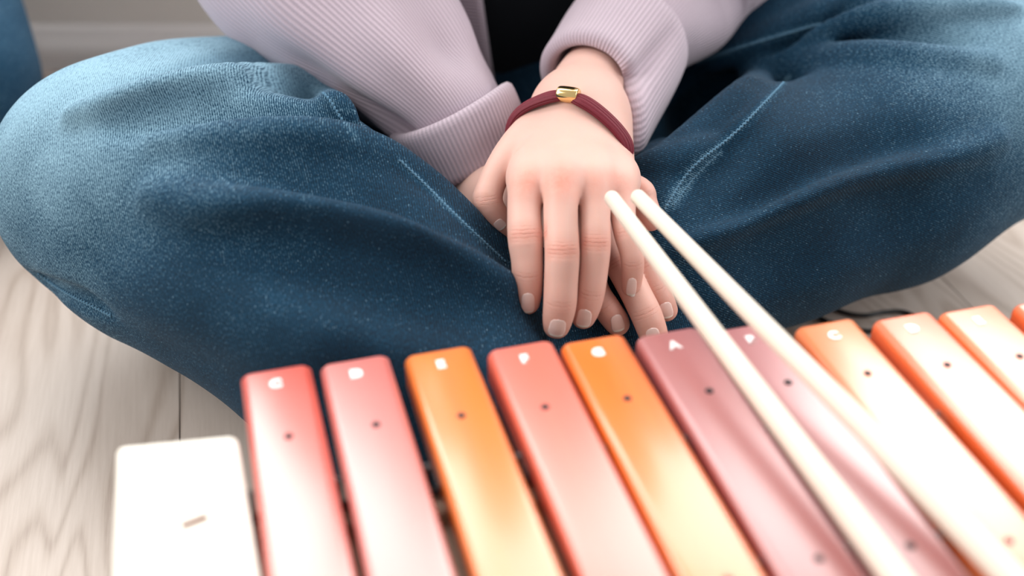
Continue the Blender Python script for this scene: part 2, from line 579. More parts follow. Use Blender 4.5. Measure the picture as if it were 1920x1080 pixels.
def floor_mat():
    m, nt, b = new_mat('pale_laminate')
    tc = N(nt, 'ShaderNodeTexCoord')
    rnd = N(nt, 'ShaderNodeObjectInfo').outputs['Random']
    ofs = N(nt, 'ShaderNodeCombineXYZ')
    nt.links.new(math_node(nt, 'MULTIPLY', rnd, 13.0), ofs.inputs[0]); nt.links.new(math_node(nt, 'MULTIPLY', rnd, 31.0), ofs.inputs[1])
    mp = N(nt, 'ShaderNodeMapping'); nt.links.new(tc.outputs['Object'], mp.inputs[0])
    nt.links.new(ofs.outputs[0], mp.inputs['Location'])
    mp.inputs['Scale'].default_value = (1, 0.20, 1)
    g0 = noise(nt, 9.0, 2, 0.45, mp.outputs[0], 0.3)
    ring = math_node(nt, 'POWER', math_node(nt, 'MULTIPLY_ADD', math_node(nt, 'SINE', math_node(nt, 'MULTIPLY', g0, 130.0)), 0.5, 0.5), 2.5)
    mp2 = N(nt, 'ShaderNodeMapping'); nt.links.new(tc.outputs['Object'], mp2.inputs[0])
    mp2.inputs['Scale'].default_value = (1, 0.05, 1)
    g1 = noise(nt, 420, 4, 0.7, mp2.outputs[0])
    g2 = noise(nt, 30, 3, 0.5, mp2.outputs[0])
    f = math_node(nt, 'ADD', math_node(nt, 'MULTIPLY', ring, 0.34), math_node(nt, 'MULTIPLY', g1, 0.55))
    f = math_node(nt, 'ADD', f, math_node(nt, 'MULTIPLY', g2, 0.22))
    r = ramp(nt, [(0.3, (0.58, 0.50, 0.445)), (0.62, (0.48, 0.40, 0.345)), (1.0, (0.31, 0.235, 0.19))])
    nt.links.new(f, r.inputs[0])
    nt.links.new(r.outputs[0], b.inputs['Base Color'])
    b.inputs['Roughness'].default_value = 0.38
    bump(nt, b, g1, 0.06, 0.0004)
    return m
M_FLOOR = floor_mat()
M_JOINT = plain('floor_joint', (0.42, 0.36, 0.31), 0.8)
M_WALL = plain('warm_white_paint', (0.84, 0.81, 0.75), 0.8, 0, 0.3, 0.015, 12)
M_TRIM = plain('white_trim_paint', (0.84, 0.82, 0.79), 0.45, 0, 0.5, 0.01, 12)

# ------------------------------------------------------------------ setting
WALL_Y = 1.13
PLANK_AZ = math.atan2(-0.2925, 1.2215)
PD = np.array([math.sin(PLANK_AZ), math.cos(PLANK_AZ)])      # along the boards
PN = np.array([math.cos(PLANK_AZ), -math.sin(PLANK_AZ)])     # across

v, f = box_vf(-2.6, 2.4, -1.2, WALL_Y + 0.12, -0.04, -0.010)
floor = tag(mesh_obj('floor', v, f, M_JOINT, smooth=False), kind='structure')

def clip_poly(poly, keep):
    out = []
    for i in range(len(poly)):
        a, b = poly[i], poly[(i + 1) % len(poly)]
        da, db = keep(a), keep(b)
        if da >= 0: out.append(a)
        if (da >= 0) != (db >= 0):
            t = da / (da - db)
            out.append(a + (b - a) * t)
    return out

seam_pt = PZ(337, 760, 0.0)[:2]
PW, PL = 0.192, 1.28
for i in range(-11, 12):
    for j in range(-3, 3):
        c0 = float(seam_pt @ PN) + i * PW
        s0 = -0.52 + j * PL + (i * 0.47 % 1.0) * PL
        g = 0.0004
        quad = [(c0 + g, s0 + g), (c0 + PW - g, s0 + g), (c0 + PW - g, s0 + PL - g), (c0 + g, s0 + PL - g)]
        poly = [PN * a + PD * b for a, b in quad]
        for kf in (lambda p: WALL_Y - 0.002 - p[1], lambda p: p[1] + 1.1, lambda p: p[0] + 2.4, lambda p: 2.2 - p[0]):
            if poly: poly = clip_poly(poly, kf)
        if len(poly) < 3: continue
        cx = sum(p[0] for p in poly) / len(poly); cy = sum(p[1] for p in poly) / len(poly)
        n = len(poly)
        # local frame: x across, y along
        loc = [np.array([(p - np.array([cx, cy])) @ PN, (p - np.array([cx, cy])) @ PD]) for p in poly]
        cen = sum(loc) / n
        V = [(p[0], p[1], -0.010) for p in loc] + [(p[0], p[1], -0.0006) for p in loc] + \
            [tuple(np.append(p + norm(cen - p) * 0.0005, 0.0)) for p in loc]
        F = [tuple(reversed(range(n))), tuple(range(2 * n, 3 * n))]
        for r_ in (0, n):
            F += [(r_ + q, r_ + (q + 1) % n, r_ + n + (q + 1) % n, r_ + n + q) for q in range(n)]
        pk = mesh_obj('floor_plank', V, F, M_FLOOR, smooth=False)
        pk.parent = floor
        pk.location = (cx, cy, 0)
        pk.rotation_euler = (0, 0, -PLANK_AZ)

# back wall with a wide window opening above the sitters' shoulders
WX0, WX1, WZ0, WZ1 = -1.55, 1.35, 0.36, 2.2
parts = [box_vf(-2.6, 2.4, WALL_Y, WALL_Y + 0.12, -0.04, WZ0), box_vf(-2.6, 2.4, WALL_Y, WALL_Y + 0.12, WZ1, 2.6),
         box_vf(-2.6, WX0, WALL_Y, WALL_Y + 0.12, WZ0, WZ1), box_vf(WX1, 2.4, WALL_Y, WALL_Y + 0.12, WZ0, WZ1)]
v, f = join_vf(parts)
wall = tag(mesh_obj('wall_back', v, f, M_WALL, smooth=False), kind='structure')
# baseboard with a sloping moulded top
prof = [(0.0, 0.0), (-0.016, 0.0), (-0.016, 0.020), (-0.014, 0.026), (-0.010, 0.032), (-0.005, 0.042), (0.0, 0.045)]
V = [(x, WALL_Y + p[0] - 0.0005, p[1]) for x in (-2.4, 2.2) for p in prof]
n = len(prof)
F = [(q, q + 1, n + q + 1, n + q) for q in range(n - 1)] + [tuple(range(n - 1, -1, -1)), tuple(range(n, 2 * n))]
tag(mesh_obj('baseboard_back', V, F, M_TRIM, smooth=False), kind='structure')
wf = []
for x0, x1, z0, z1 in ((WX0, WX0 + 0.05, WZ0, WZ1), (WX1 - 0.05, WX1, WZ0, WZ1), (WX0, WX1, WZ1 - 0.05, WZ1), (WX0, WX1, WZ0, WZ0 + 0.05), (-0.12, -0.08, WZ0, WZ1)):
    wf.append(box_vf(x0, x1, WALL_Y + 0.03, WALL_Y + 0.08, z0, z1))
v, f = join_vf(wf)
win = tag(mesh_obj('window_1', v, f, M_TRIM, smooth=False), kind='structure')
v, f = box_vf(WX0 - 0.03, WX1 + 0.03, WALL_Y - 0.03, WALL_Y + 0.03, WZ0 - 0.025, WZ0)
sl = mesh_obj('window_sill', v, f, M_TRIM, smooth=False); sl.parent = win

# ------------------------------------------------------------------ xylophone
BAR_Z = 0.150
BD = norm(np.array([-0.342, 1.2213, 0.0]))           # bar direction, away from the camera
BN = np.array([BD[1], -BD[0], 0.0])                  # across the bars, to the right
xyl = empty('xylophone', tuple(PZ(1000, 900, 0.0)))
tag(xyl, 'xylophone with red and orange wooden bars lettered in white in front of the sitter', 'xylophone')
XL = Vector(xyl.location)

def add_part(o, parent, world_loc=None, rotz=0.0):
    """parent under an unrotated root or part, keeping world placement"""
    o.parent = parent
    return o

end_line = [(516, 690), (664, 672), (820, 655), (974, 645), (1110, 633), (1250, 620), (1392, 610), (1545, 603), (1690, 590), (1812, 576), (1950, 561), (2080, 549)]
letters = 'CDEFGABCDEFG'
screw_px = [(541, 818), (705, 796), (865, 779), (1022, 763), (1176, 747), (1330, 733), (1478, 717), (1627, 700), (1776, 684), (1912, 668), (2045, 654), (2170, 642)]
bar_cols = [((0.62, 0.055, 0.03), (0.72, 0.10, 0.06)), ((0.60, 0.09, 0.07), (0.66, 0.14, 0.11)), ((0.86, 0.16, 0.012), (0.90, 0.26, 0.03)),
            ((0.70, 0.085, 0.04), (0.78, 0.14, 0.07)), ((0.90, 0.13, 0.004), (0.93, 0.24, 0.015)), ((0.40, 0.085, 0.085), (0.46, 0.13, 0.13)),
            ((0.42, 0.095, 0.095), (0.48, 0.14, 0.14)), ((0.86, 0.14, 0.014), (0.92, 0.28, 0.05)), ((0.84, 0.13, 0.02), (0.9, 0.2, 0.05)),
            ((0.86, 0.15, 0.02), (0.9, 0.22, 0.04)), ((0.84, 0.13, 0.02), (0.9, 0.2, 0.05)), ((0.86, 0.15, 0.02), (0.9, 0.22, 0.04))]
BW, BT = 0.0342, 0.019
rot_bar = math.atan2(BD[1], BD[0]) - math.pi / 2
def text_mesh(ch, size):
    cu = bpy.data.curves.new('letter_curve', 'FONT')
    cu.body = ch
    cu.size = size
    cu.align_x = 'CENTER'; cu.align_y = 'CENTER'
    cu.offset = size * 0.06
    cu.extrude = 0.0002
    to = bpy.data.objects.new('tmp_text', cu)
    COL.objects.link(to)
    dg = bpy.context.evaluated_depsgraph_get()
    me = bpy.data.meshes.new_from_object(to.evaluated_get(dg))
    bpy.data.objects.remove(to); bpy.data.curves.remove(cu)
    return me

def bar_mesh(length):
    """bar with rounded upper edges; y runs from 0 (far end) to -length, top at z=0"""
    prof = []
    r = 0.0042
    w = BW / 2
    for a in np.linspace(math.pi, math.pi / 2, 5): prof.append((-w + r + r * math.cos(a), -r + r * math.sin(a)))
    for a in np.linspace(math.pi / 2, 0, 5): prof.append((w - r + r * math.cos(a), -r + r * math.sin(a)))
    prof += [(w, -BT + 0.001), (w - 0.001, -BT), (-w + 0.001, -BT), (-w, -BT + 0.001)]
    ys = [(0.0, 0.0022, 0.0018), (-0.0006, 0.0010, 0.0006), (-0.0022, 0.0, 0.0)]
    rows = ys + [(-length / 2, 0, 0)] + [(-length - y, i, z) for y, i, z in reversed(ys)]
    V, F = [], []
    n = len(prof)
    for y, ins, dz in rows:
        for x, z in prof:
            V.append((x * (1 - ins / w), y, z - dz if z > -BT / 2 else z + dz))
    for i in range(len(rows) - 1):
        for j in range(n):
            F.append((i * n + j, i * n + (j + 1) % n, (i + 1) * n + (j + 1) % n, (i + 1) * n + j))
    F.append(tuple(reversed(range(n)))); F.append(tuple((len(rows) - 1) * n + j for j in range(n)))
    return V, F

sv, sf, _ = tube([(0, 0, -0.002), (0, 0, 0.0), (0, 0, 0.0006), (0, 0, 0.0008)], [0.0021, 0.0021, 0.0017, 0.0006], 14, (1, 0, 0))
screw_me = None
bar_ends = []
for i, ((eu, ev), ch, (su, svv), (c0, c1)) in enumerate(zip(end_line, letters, screw_px, bar_cols)):
    e = PZ(eu, ev, BAR_Z)
    L = 0.228 - 0.0042 * i
    bv, bf = bar_mesh(L)
    mat = bar_mat('bar_stain_%d' % i, c0, c1, [0.30, 0.38, 0.24, 0.38, 0.22, 0.38, 0.36, 0.28, 0.34, 0.34, 0.3, 0.3][i], [2.2, 2.3, 1.75, 2.1, 1.7, 2.1, 2.1, 2.1, 2.2, 2.2, 2.1, 2.1][i])
    bo = mesh_obj('bar', bv, bf, mat, smooth=True)
    bo.parent = xyl
    bo.location = Vector(e) - XL
    bo.rotation_euler = (0, 0, rot_bar)
    bar_ends.append((e, L))
    lm = text_mesh(ch, 0.0080)
    lo = bpy.data.objects.new('letter', lm); COL.objects.link(lo)
    lm.materials.append(M_WHITEPRINT)
    lo.parent = bo
    lo.location = (-0.001, -0.0125, 0.0002)
    s = PZ(su, svv, BAR_Z) - e
    sx, sy = float(s @ BN), float(s @ BD)
    so = mesh_obj('screw', sv, sf, M_SCREW)
    so.parent = bo
    so.location = (sx, sy, 0.0)
    so2 = bpy.data.objects.new('screw', so.data); COL.objects.link(so2)
    so2.parent = bo
    so2.location = (sx, -L - sy, 0.0)

# box under the bars: two long walls, a base and two ends, all following the taper of the row
def on_row(k, along, z):
    """point below bar k (fractional), 'along' metres from its far end toward the camera"""
    k0 = int(max(0, min(len(bar_ends) - 2, math.floor(k))))
    t = k - k0
    e = bar_ends[k0][0] * (1 - t) + bar_ends[k0 + 1][0] * t
    p = e - BD * along
    p[2] = z
    return p
def slab(name, a, b, width, z0, z1, mat, parent, bev=0.002):
    """upright board from a to b (plan), thickness 'width'"""
    a = np.array(a, float); b = np.array(b, float)
    d = norm((b - a) * [1, 1, 0]); n_ = np.array([-d[1], d[0], 0]) * width / 2
    base = [a - n_, b - n_, b + n_, a + n_]
    o0 = np.array(parent.location) if parent.type == 'EMPTY' else np.zeros(3)
    V = [np.array([p[0], p[1], z0]) - o0 for p in base] + [np.array([p[0], p[1], z1]) - o0 for p in base]
    F = [(0, 3, 2, 1), (4, 5, 6, 7), (0, 1, 5, 4), (1, 2, 6, 5), (2, 3, 7, 6), (3, 0, 4, 7)]
    o = mesh_obj(name, V, F, mat, smooth=False)
    o.parent = parent
    add_bevel(o, bev, 2)
    return o
RT = BAR_Z - BT - 0.004
slab('rail', on_row(-0.65, 0.079, 0), on_row(11.6, 0.068, 0), 0.016, 0.0, RT, M_BOX, xyl)
slab('rail', on_row(-0.65, 0.166, 0), on_row(11.6, 0.130, 0), 0.016, 0.0, RT, M_BOX, xyl)
slab('rail', on_row(11.6, 0.060, 0), on_row(11.6, 0.138, 0), 0.016, 0.0, RT, M_BOX, xyl)
# shallow tray between the rails
q = [on_row(-0.65, 0.079, 0), on_row(11.6, 0.068, 0), on_row(11.6, 0.130, 0), on_row(-0.65, 0.166, 0)]
V = [np.array([p[0], p[1], z]) - np.array(XL) for z in (0.112, 0.120) for p in q]
tray = mesh_obj('resonator_tray', V, [(0, 1, 2, 3)[::-1], (4, 5, 6, 7)[::-1], (0, 1, 5, 4), (1, 2, 6, 5), (2, 3, 7, 6), (3, 0, 4, 7)], M_BOX, smooth=False)
tray.parent = xyl
# rubber cords on the rails with a peg between every two bars
for a0, a1 in ((0.079, 0.068), (0.166, 0.130)):
    pts = [on_row(k, a0 + (a1 - a0) * (k + 0.65) / 12.25, RT + 0.0022) - np.array(XL) for k in np.linspace(-0.6, 11.5, 12)]
    cv, cf, _ = tube(pts, 0.0022, 10)
    mesh_obj('rubber_cord', cv, cf, M_RUBBER).parent = xyl
    pv, pf, _ = tube([(0, 0, 0), (0, 0, 0.016), (0, 0, 0.018), (0, 0, 0.019)], [0.0018, 0.0018, 0.0022, 0.0012], 12, (1, 0, 0))
    base = None
    for k in np.arange(-0.53, 11.2, 1.0):
        if base is None:
            base = mesh_obj('peg', pv, pf, M_RUBBER); o = base
        else:
            o = bpy.data.objects.new('peg', base.data); COL.objects.link(o)
        o.parent = xyl
        o.location = Vector(on_row(k, a0 + (a1 - a0) * (k + 0.65) / 12.25, RT)) - XL

# natural wood end block beside the longest bar
c = [PZ(216, 833, BAR_Z), PZ(444, 811, BAR_Z), PZ(487, 1080, BAR_Z), PZ(209, 1080, BAR_Z)]
e0, e1 = c[0], c[1]
near1 = e1 + (c[2] - e1) * 1.75
near0 = e0 + (c[3] - e0) * 1.93
q = [near0, near1, e1, e0]
V = [np.array([p[0], p[1], z]) - np.array(XL) for z in (0.0, BAR_Z + 0.0) for p in q]
blk = mesh_obj('end_block', V, [(3, 2, 1, 0), (4, 5, 6, 7), (0, 1, 5, 4), (1, 2, 6, 5), (2, 3, 7, 6), (3, 0, 4, 7)], M_BEECH, smooth=False)
blk.parent = xyl
blk['label'] = 'pale natural wood end block'
add_bevel(blk, 0.004, 4)
a, b = PZ(347, 985, BAR_Z), PZ(383, 971, BAR_Z)
pp, rr_ = rounded_ends([a, b], [0.0027, 0.0027], 4)
cv, cf, _ = tube(pp - np.array(XL) - [0, 0, 0.0017], rr_, 12)
mesh_obj('slot_plug', cv, cf, M_SLOT).parent = blk

# ------------------------------------------------------------------ jeans of the sitter
def leg_prims():
    A = []
    # (points, radii, k)
    hipL, hipR = np.array([-0.085, 0.955, 0.115]), np.array([0.115, 0.955, 0.115])
    pel = [(hipL + hipR) / 2 + [-0.03, 0.015, -0.005], (hipL + hipR) / 2 + [0.03, 0.015, -0.005]]
    A.append((pel, [0.105, 0.105], 0.04, 0))
    A.append(([np.array([0.03, 0.90, 0.06]), np.array([0.06, 0.80, 0.055]), np.array([0.08, 0.74, 0.05])], [0.075, 0.062, 0.05], 0.03, 0))
    # image-left leg
    A.append(([hipL, P(610, 262, 0.865), P(480, 264, 0.83), P(340, 286, 0.79), P(238, 328, 0.757)], [0.085, 0.064, 0.068, 0.069, 0.068], 0.03, 1))
    A.append(([P(210, 350, 0.75), P(330, 395, 0.735), P(527, 472, 0.712), P(711, 631, 0.685), P(860, 755, 0.672), P(990, 800, 0.685)], [0.074, 0.083, 0.088, 0.082, 0.060, 0.045], 0.03, 1))
    # image-right leg
    A.append(([hipR, P(1420, 95, 0.93), P(1700, 140, 0.86), P(1890, 180, 0.83)], [0.085, 0.072, 0.072, 0.070], 0.03, 2))
    A.append(([P(1895, 222, 0.82), P(1650, 324, 0.80), P(1430, 395, 0.775), P(1270, 470, 0.755), P(1130, 530, 0.75)], [0.068, 0.076, 0.074, 0.064, 0.050], 0.03, 2))
    # pooled cloth of the trouser legs in the middle, under the hands
    A.append(([P(985, 560, 0.745), P(1130, 640, 0.735), P(1240, 640, 0.735)], [0.060, 0.052, 0.042], 0.03, 1))
    return A
JP = leg_prims()
jg = Grid((-0.46, 0.36, -0.002), (0.52, 1.10, 0.29), 0.0030)
fields = {0: None, 1: None, 2: None}
legF = {}
for leg in (0, 1, 2):
    T = np.full(tuple(jg.n), 0.06, np.float32)
    for pts, rad, k, lg in JP:
        if lg == leg:
            jg.chain(pts, rad, k, 0.03, 0.045, target=T)
    legF[leg] = T
# the two legs meet in a crease, each blends into the seat of the trousers
jg.F = smin(smin(legF[1], legF[0], 0.05), smin(legF[2], legF[0], 0.05), 0.006)
jV, jQ = surface_net(jg.F, jg.lo, jg.h)
jb = bvh_of(jV, jQ)

def on_jeans(path, n=40, off=0.0):
    """points of a pixel path dropped on the cloth; 'off' moves them along the ray (+ = inward)"""
    out = []
    for u, v_ in catmull(path, n):
        p, nn = shoot(jb, u, v_)
        if p is None: continue
        out.append(p - nn * off)
    return np.array(out)

def ridge(path, r, height, k=0.014, n=26, taper=True):
    pts = on_jeans(path, n, r - height)
    if len(pts) < 3: return
    rad = np.full(len(pts), r)
    if taper:
        t = np.linspace(0, 1, len(pts))
        w = np.sin(np.clip(np.minimum(t, 1 - t) / 0.36, 0, 1) * math.pi / 2)
        rad = r * (0.55 + 0.45 * w)
    jg.chain(pts, rad, k, 0.004, 0.02)

def groove(path, r, depth, k=0.014, n=26):
    pts = on_jeans(path, n, -(r - depth))
    if len(pts) < 3: return
    t = np.linspace(0, 1, len(pts))
    w = np.sin(np.clip(np.minimum(t, 1 - t) / 0.36, 0, 1) * math.pi / 2)
    jg.chain(pts, r * (0.45 + 0.55 * w), k, 0.004, 0.02, sub=True)

# folds, image-left leg
groove([(230, 168), (360, 142), (480, 128), (560, 128), (650, 175), (720, 235)], 0.020, 0.012, 0.010)
ridge([(140, 218), (240, 196), (380, 165), (500, 156), (580, 168), (635, 218), (672, 258)], 0.012, 0.013, 0.008)
groove([(220, 236), (400, 208), (520, 206), (600, 228), (690, 266)], 0.018, 0.013, 0.010)
ridge([(300, 262), (480, 248), (620, 258), (700, 284), (746, 308), (812, 355), (880, 412), (950, 468)], 0.014, 0.0095, 0.009)
groove([(380, 340), (560, 358), (720, 400), (860, 465)], 0.030, 0.009, 0.016)
ridge([(290, 368), (420, 396), (560, 416), (700, 444), (830, 488), (965, 545)], 0.015, 0.014, 0.012)
groove([(400, 468), (560, 496), (700, 522), (830, 555), (930, 600)], 0.028, 0.016, 0.014)
groove([(10, 470), (90, 540), (210, 586)], 0.010, 0.007, 0.006)
ridge([(200, 540), (330, 565), (470, 610), (620, 650)], 0.024, 0.006, 0.016)
# folds, image-right leg
groove([(1250, 250), (1340, 180), (1430, 128), (1520, 96), (1640, 80), (1800, 78)], 0.018, 0.015, 0.008)
ridge([(1235, 300), (1343, 218), (1429, 158), (1503, 124), (1584, 109), (1700, 106), (1850, 116)], 0.014, 0.011, 0.010)
ridge([(1400, 140), (1480, 92), (1560, 55), (1640, 34), (1760, 24), (1900, 20)], 0.010, 0.012, 0.008)
groove([(1400, 98), (1480, 62), (1560, 24), (1640, 6)], 0.012, 0.009, 0.006)
ridge([(1330, 125), (1420, 80), (1500, 40), (1560, 5)], 0.010, 0.007, 0.008)
groove([(1270, 470), (1400, 405), (1500, 360), (1620, 310), (1760, 262)], 0.034, 0.008, 0.016)
ridge([(1250, 485), (1318, 463), (1400, 450), (1480, 415), (1569, 373), (1666, 338), (1763, 311), (1870, 262)], 0.013, 0.012, 0.009)
groove([(1290, 508), (1400, 498), (1490, 470), (1590, 428), (1700, 392), (1830, 340)], 0.026, 0.013, 0.012)
ridge([(1246, 392), (1297, 315), (1374, 253), (1429, 198), (1468, 158)], 0.006, 0.0045, 0.005)
groove([(1285, 400), (1330, 330), (1400, 270)], 0.016, 0.006, 0.012)
ridge([(1190, 310), (1270, 298), (1330, 270)], 0.008, 0.007, 0.006)

jV, jQ = surface_net(jg.F, jg.lo, jg.h)
jV = laplace(jV, jQ, 2, 0.5)
jb = bvh_of(jV, jQ)

def grid_sample(T, g, V):
    I = np.clip(np.round((V - g.lo) / g.h).astype(int), 0, np.array(T.shape) - 1)
    return T[I[:, 0], I[:, 1], I[:, 2]]
leg_right = grid_sample(legF[2], jg, jV) < grid_sample(legF[1], jg, jV)
nl = norm(np.array([0.93, 0.10, 0.22])); cl = norm(np.array([-0.2, 0.4, 0.9]))
nr = norm(0.92 * UPV + 0.36 * RGT); cr_ = norm(0.93 * RGT - 0.36 * UPV)
tw = np.where(leg_right, jV @ nr, jV @ nl)
cr = np.where(leg_right, jV @ cr_, jV @ cl)
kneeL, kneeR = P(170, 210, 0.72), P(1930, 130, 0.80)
fade_and_light = np.exp(-(np.linalg.norm(jV - kneeL, axis=1) / 0.13) ** 2) + np.exp(-(np.linalg.norm(jV - kneeR, axis=1) / 0.10) ** 2)  # worn knees plus the window highlight on the knee top, put into the colour
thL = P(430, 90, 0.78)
fade_and_light = 1.15 * np.clip(fade_and_light + 0.8 * np.exp(-(np.linalg.norm(jV - thL, axis=1) / 0.09) ** 2), 0, 1)

SEAMS = [([(748, 300), (800, 350), (870, 420), (950, 495)], 0.0008, 0.0026),
         ([(560, 143), (610, 178), (640, 222), (672, 262)], 0.0008, 0.0026),
         ([(5, 452), (60, 500), (120, 545), (210, 592)], 0.0009, 0.0028),
         ([(1246, 392), (1297, 315), (1374, 253), (1429, 198), (1480, 145)], 0.0008, 0.0027),
         ([(1262, 385), (1308, 325), (1350, 285)], 0.0006, 0.0025),
         ([(1308, 117), (1398, 86), (1491, 58), (1541, 43)], 0.0008, 0.003),
         ([(640, 205), (690, 218), (738, 232)], 0.0008, 0.003)]
for path, r, st in SEAMS:          # cloth is rubbed pale along its seams
    sp_ = on_jeans(path, 60)
    for p in sp_:
        m_ = np.abs(jV - p).max(1) < 0.012
        fade_and_light[m_] = np.maximum(fade_and_light[m_], 0.6 * np.exp(-(np.linalg.norm(jV[m_] - p, axis=1) / 0.0026) ** 2))
sitter = empty('person', (0.015, 0.955, 0.0))
tag(sitter, 'person in lilac ribbed cardigan and blue jeans sitting cross-legged with folded hands', 'person')
SL = np.array(sitter.location)
jeans = mesh_obj('jeans', jV - SL, jQ, M_DENIM, None, attrs={'twill': tw, 'cross': cr, 'fade_and_light': fade_and_light})
jeans.parent = sitter
jeans['label'] = 'baggy mid-blue denim jeans'

def seam_mesh(path, r, step, lift=0.0004):
    """puckered cord of stitching that follows the cloth"""
    pts = on_jeans(path, 220, -lift)
    if len(pts) < 8: return None
    jump = np.linalg.norm(np.diff(pts, axis=0), axis=1) > 0.012
    runs = np.split(np.arange(len(pts)), np.where(jump)[0] + 1)
    run = max(runs, key=len)
    if len(run) < 8: return None
    pts = catmull(pts[run][::4], len(run) * 2)
    L = np.concatenate([[0], np.cumsum(np.linalg.norm(np.diff(pts, axis=0), axis=1))])
    S = np.arange(0, L[-1], step / 6)
    pts = np.stack([np.interp(S, L, pts[:, i]) for i in range(3)], 1)
    side = norm(np.cross(norm(pts[-1] - pts[0]), -FWD))
    pts = pts + side * (np.sin(S * 2 * math.pi / step) * r * 0.55)[:, None]
    rad = r * (0.8 + 0.35 * np.cos(S * 2 * math.pi / step))
    vv, ff, _ = tube(pts, rad, 7, -FWD)
    return vv, ff
for path, r, st in SEAMS:
    sm = seam_mesh(path, r, st)
    if sm:
        so = mesh_obj('seam', sm[0] - SL, sm[1], M_SEAM)
        so.parent = jeans

# ------------------------------------------------------------------ hands
FINGERS = []      # records for nails: (hand, tip, tangent, dorsal, width, length)
def build_hand(fingers, palm, palm_k, thumb, arm, lo, hi, h=0.0009):
    g = Grid(lo, hi, h)
    for pts, rad, k in palm:
        C = catmull(np.hstack([np.array(pts), np.array(rad)[:, None]]), 14)
        g.chain(C[:, :3], C[:, 3], k, 0.0, 0.02)
    base = g.F.copy()
    total = base
    marks = []
    for fi, (ch, blend) in enumerate(fingers + [thumb]):
        pts = np.array([P(u, v_, d) for u, v_, d, r in ch])
        rad = np.array([rpx(r, d) for u, v_, d, r in ch])
        C = catmull(np.hstack([pts, rad[:, None]]), 20)
        s, G = g.chain_only(C[:, :3], C[:, 3], 0.02)
        comb = smin(base[s], G, blend)
        total[s] = np.minimum(total[s], comb) if total is not base else total[s]
        if total is base:
            total = base.copy()
            total[s] = np.minimum(total[s], comb)
        marks.append((pts, rad))
    V, Q = surface_net(total, g.lo, g.h)
    V = laplace(V, Q, 2, 0.5)
    # the back of the hand is smoother than the fingers
    dmin = np.full(len(V), 1.0)
    for pts, rad in marks:
        for i in range(2, len(pts) - 1):
            dmin = np.minimum(dmin, seg_dist(V[:, 0], V[:, 1], V[:, 2], pts[i], pts[i + 1], rad[i], rad[i + 1]))
    w = np.clip((dmin - 0.001) / 0.010, 0, 1)[:, None]
    V = V + w * (laplace(V, Q, 30, 0.8) - V)
    return V, Q, marks

def hand_attrs(V, marks, joints, extra_red):
    red = np.zeros(len(V)); win = np.zeros(len(V)); fs = np.zeros(len(V)); fw = np.zeros(len(V))
    best = np.full(len(V), 1e9)
    for (pts, rad), js in zip(marks, joints):
        tip = pts[-1]
        red = np.maximum(red, 0.50 * np.exp(-(np.linalg.norm(V - tip, axis=1) / 0.026) ** 2))
        for j, span, amt, rd in js:
            p = pts[j]
            t = norm(pts[min(j + 1, len(pts) - 1)] - pts[max(j - 1, 0)])
            d = V - p
            s = d @ t
            lat = np.linalg.norm(d - s[:, None] * t, axis=1)
            side = norm(np.cross(t, norm(CAM - p)))
            dors = d @ norm(np.cross(side, t))
            r = rad[j]
            near = (lat < r * 1.6)
            w = np.where(near, np.exp(-(s / span) ** 2) * amt * np.clip(dors / r * 2.5 - 1.0, 0, 1), 0)
            m = w > win
            win = np.where(m, w, win); fs = np.where(m, s, fs); fw = np.where(m, (d @ side) / r, fw)
            red = np.maximum(red, np.where(near, 0.9 * rd * np.exp(-(s / (span * 1.5)) ** 2) * np.clip(dors / r + 0.2, 0, 1), 0))
    for p, rr, a in extra_red:
        red = np.maximum(red, a * np.exp(-(np.linalg.norm(V - p, axis=1) / rr) ** 2))
    return dict(red=np.clip(red, 0, 1), win=np.clip(win, 0, 1), fs=fs, fw=fw)

# --- upper hand (its forearm comes from the image right)
up_f = [
    ([(992, 322, 0.676, 33), (986, 352, 0.662, 34), (983, 400, 0.655, 32), (985, 447, 0.649, 33.5), (988, 485, 0.648, 30.5), (989, 516, 0.648, 29.5), (989, 545, 0.650, 28), (988, 565, 0.653, 25)], 0.012),
    ([(1057, 315, 0.670, 34), (1053, 345, 0.655, 34), (1051, 405, 0.648, 32.3), (1054, 475, 0.641, 33), (1052, 525, 0.641, 32), (1050, 568, 0.642, 31.5), (1046, 595, 0.645, 29), (1043.5, 610, 0.648, 25.5)], 0.012),
    ([(1119, 318, 0.673, 31), (1117, 350, 0.661, 31), (1116, 400, 0.655, 28.5), (1116, 460, 0.649, 29.5), (1112, 510, 0.649, 28), (1107, 550, 0.650, 27), (1100, 578, 0.652, 25.5), (1094, 594, 0.655, 23)], 0.012),
    ([(1165, 328, 0.680, 28), (1166, 358, 0.668, 28), (1168, 405, 0.660, 24), (1175, 440, 0.655, 24), (1183, 470, 0.654, 22.5), (1186, 492, 0.655, 22), (1185, 520, 0.659, 20.5), (1183.5, 538, 0.662, 18.5)], 0.012),
]
up_th = ([(1005, 235, 0.715, 34), (968, 275, 0.703, 34), (938, 314, 0.693, 28), (921, 348, 0.687, 26.5), (914, 380, 0.683, 29), (929, 406, 0.685, 27), (950, 426, 0.689, 23)], 0.007)
W1 = (1080, 205, 0.728)
palm1 = []
def pp_(*a): return [P(*x) for x in a]
FL = (norm(np.cross(P(1168, 355, 0.668) - P(986, 350, 0.665), P(1088, 205, 0.728) - P(1053, 345, 0.66))), 0.62)
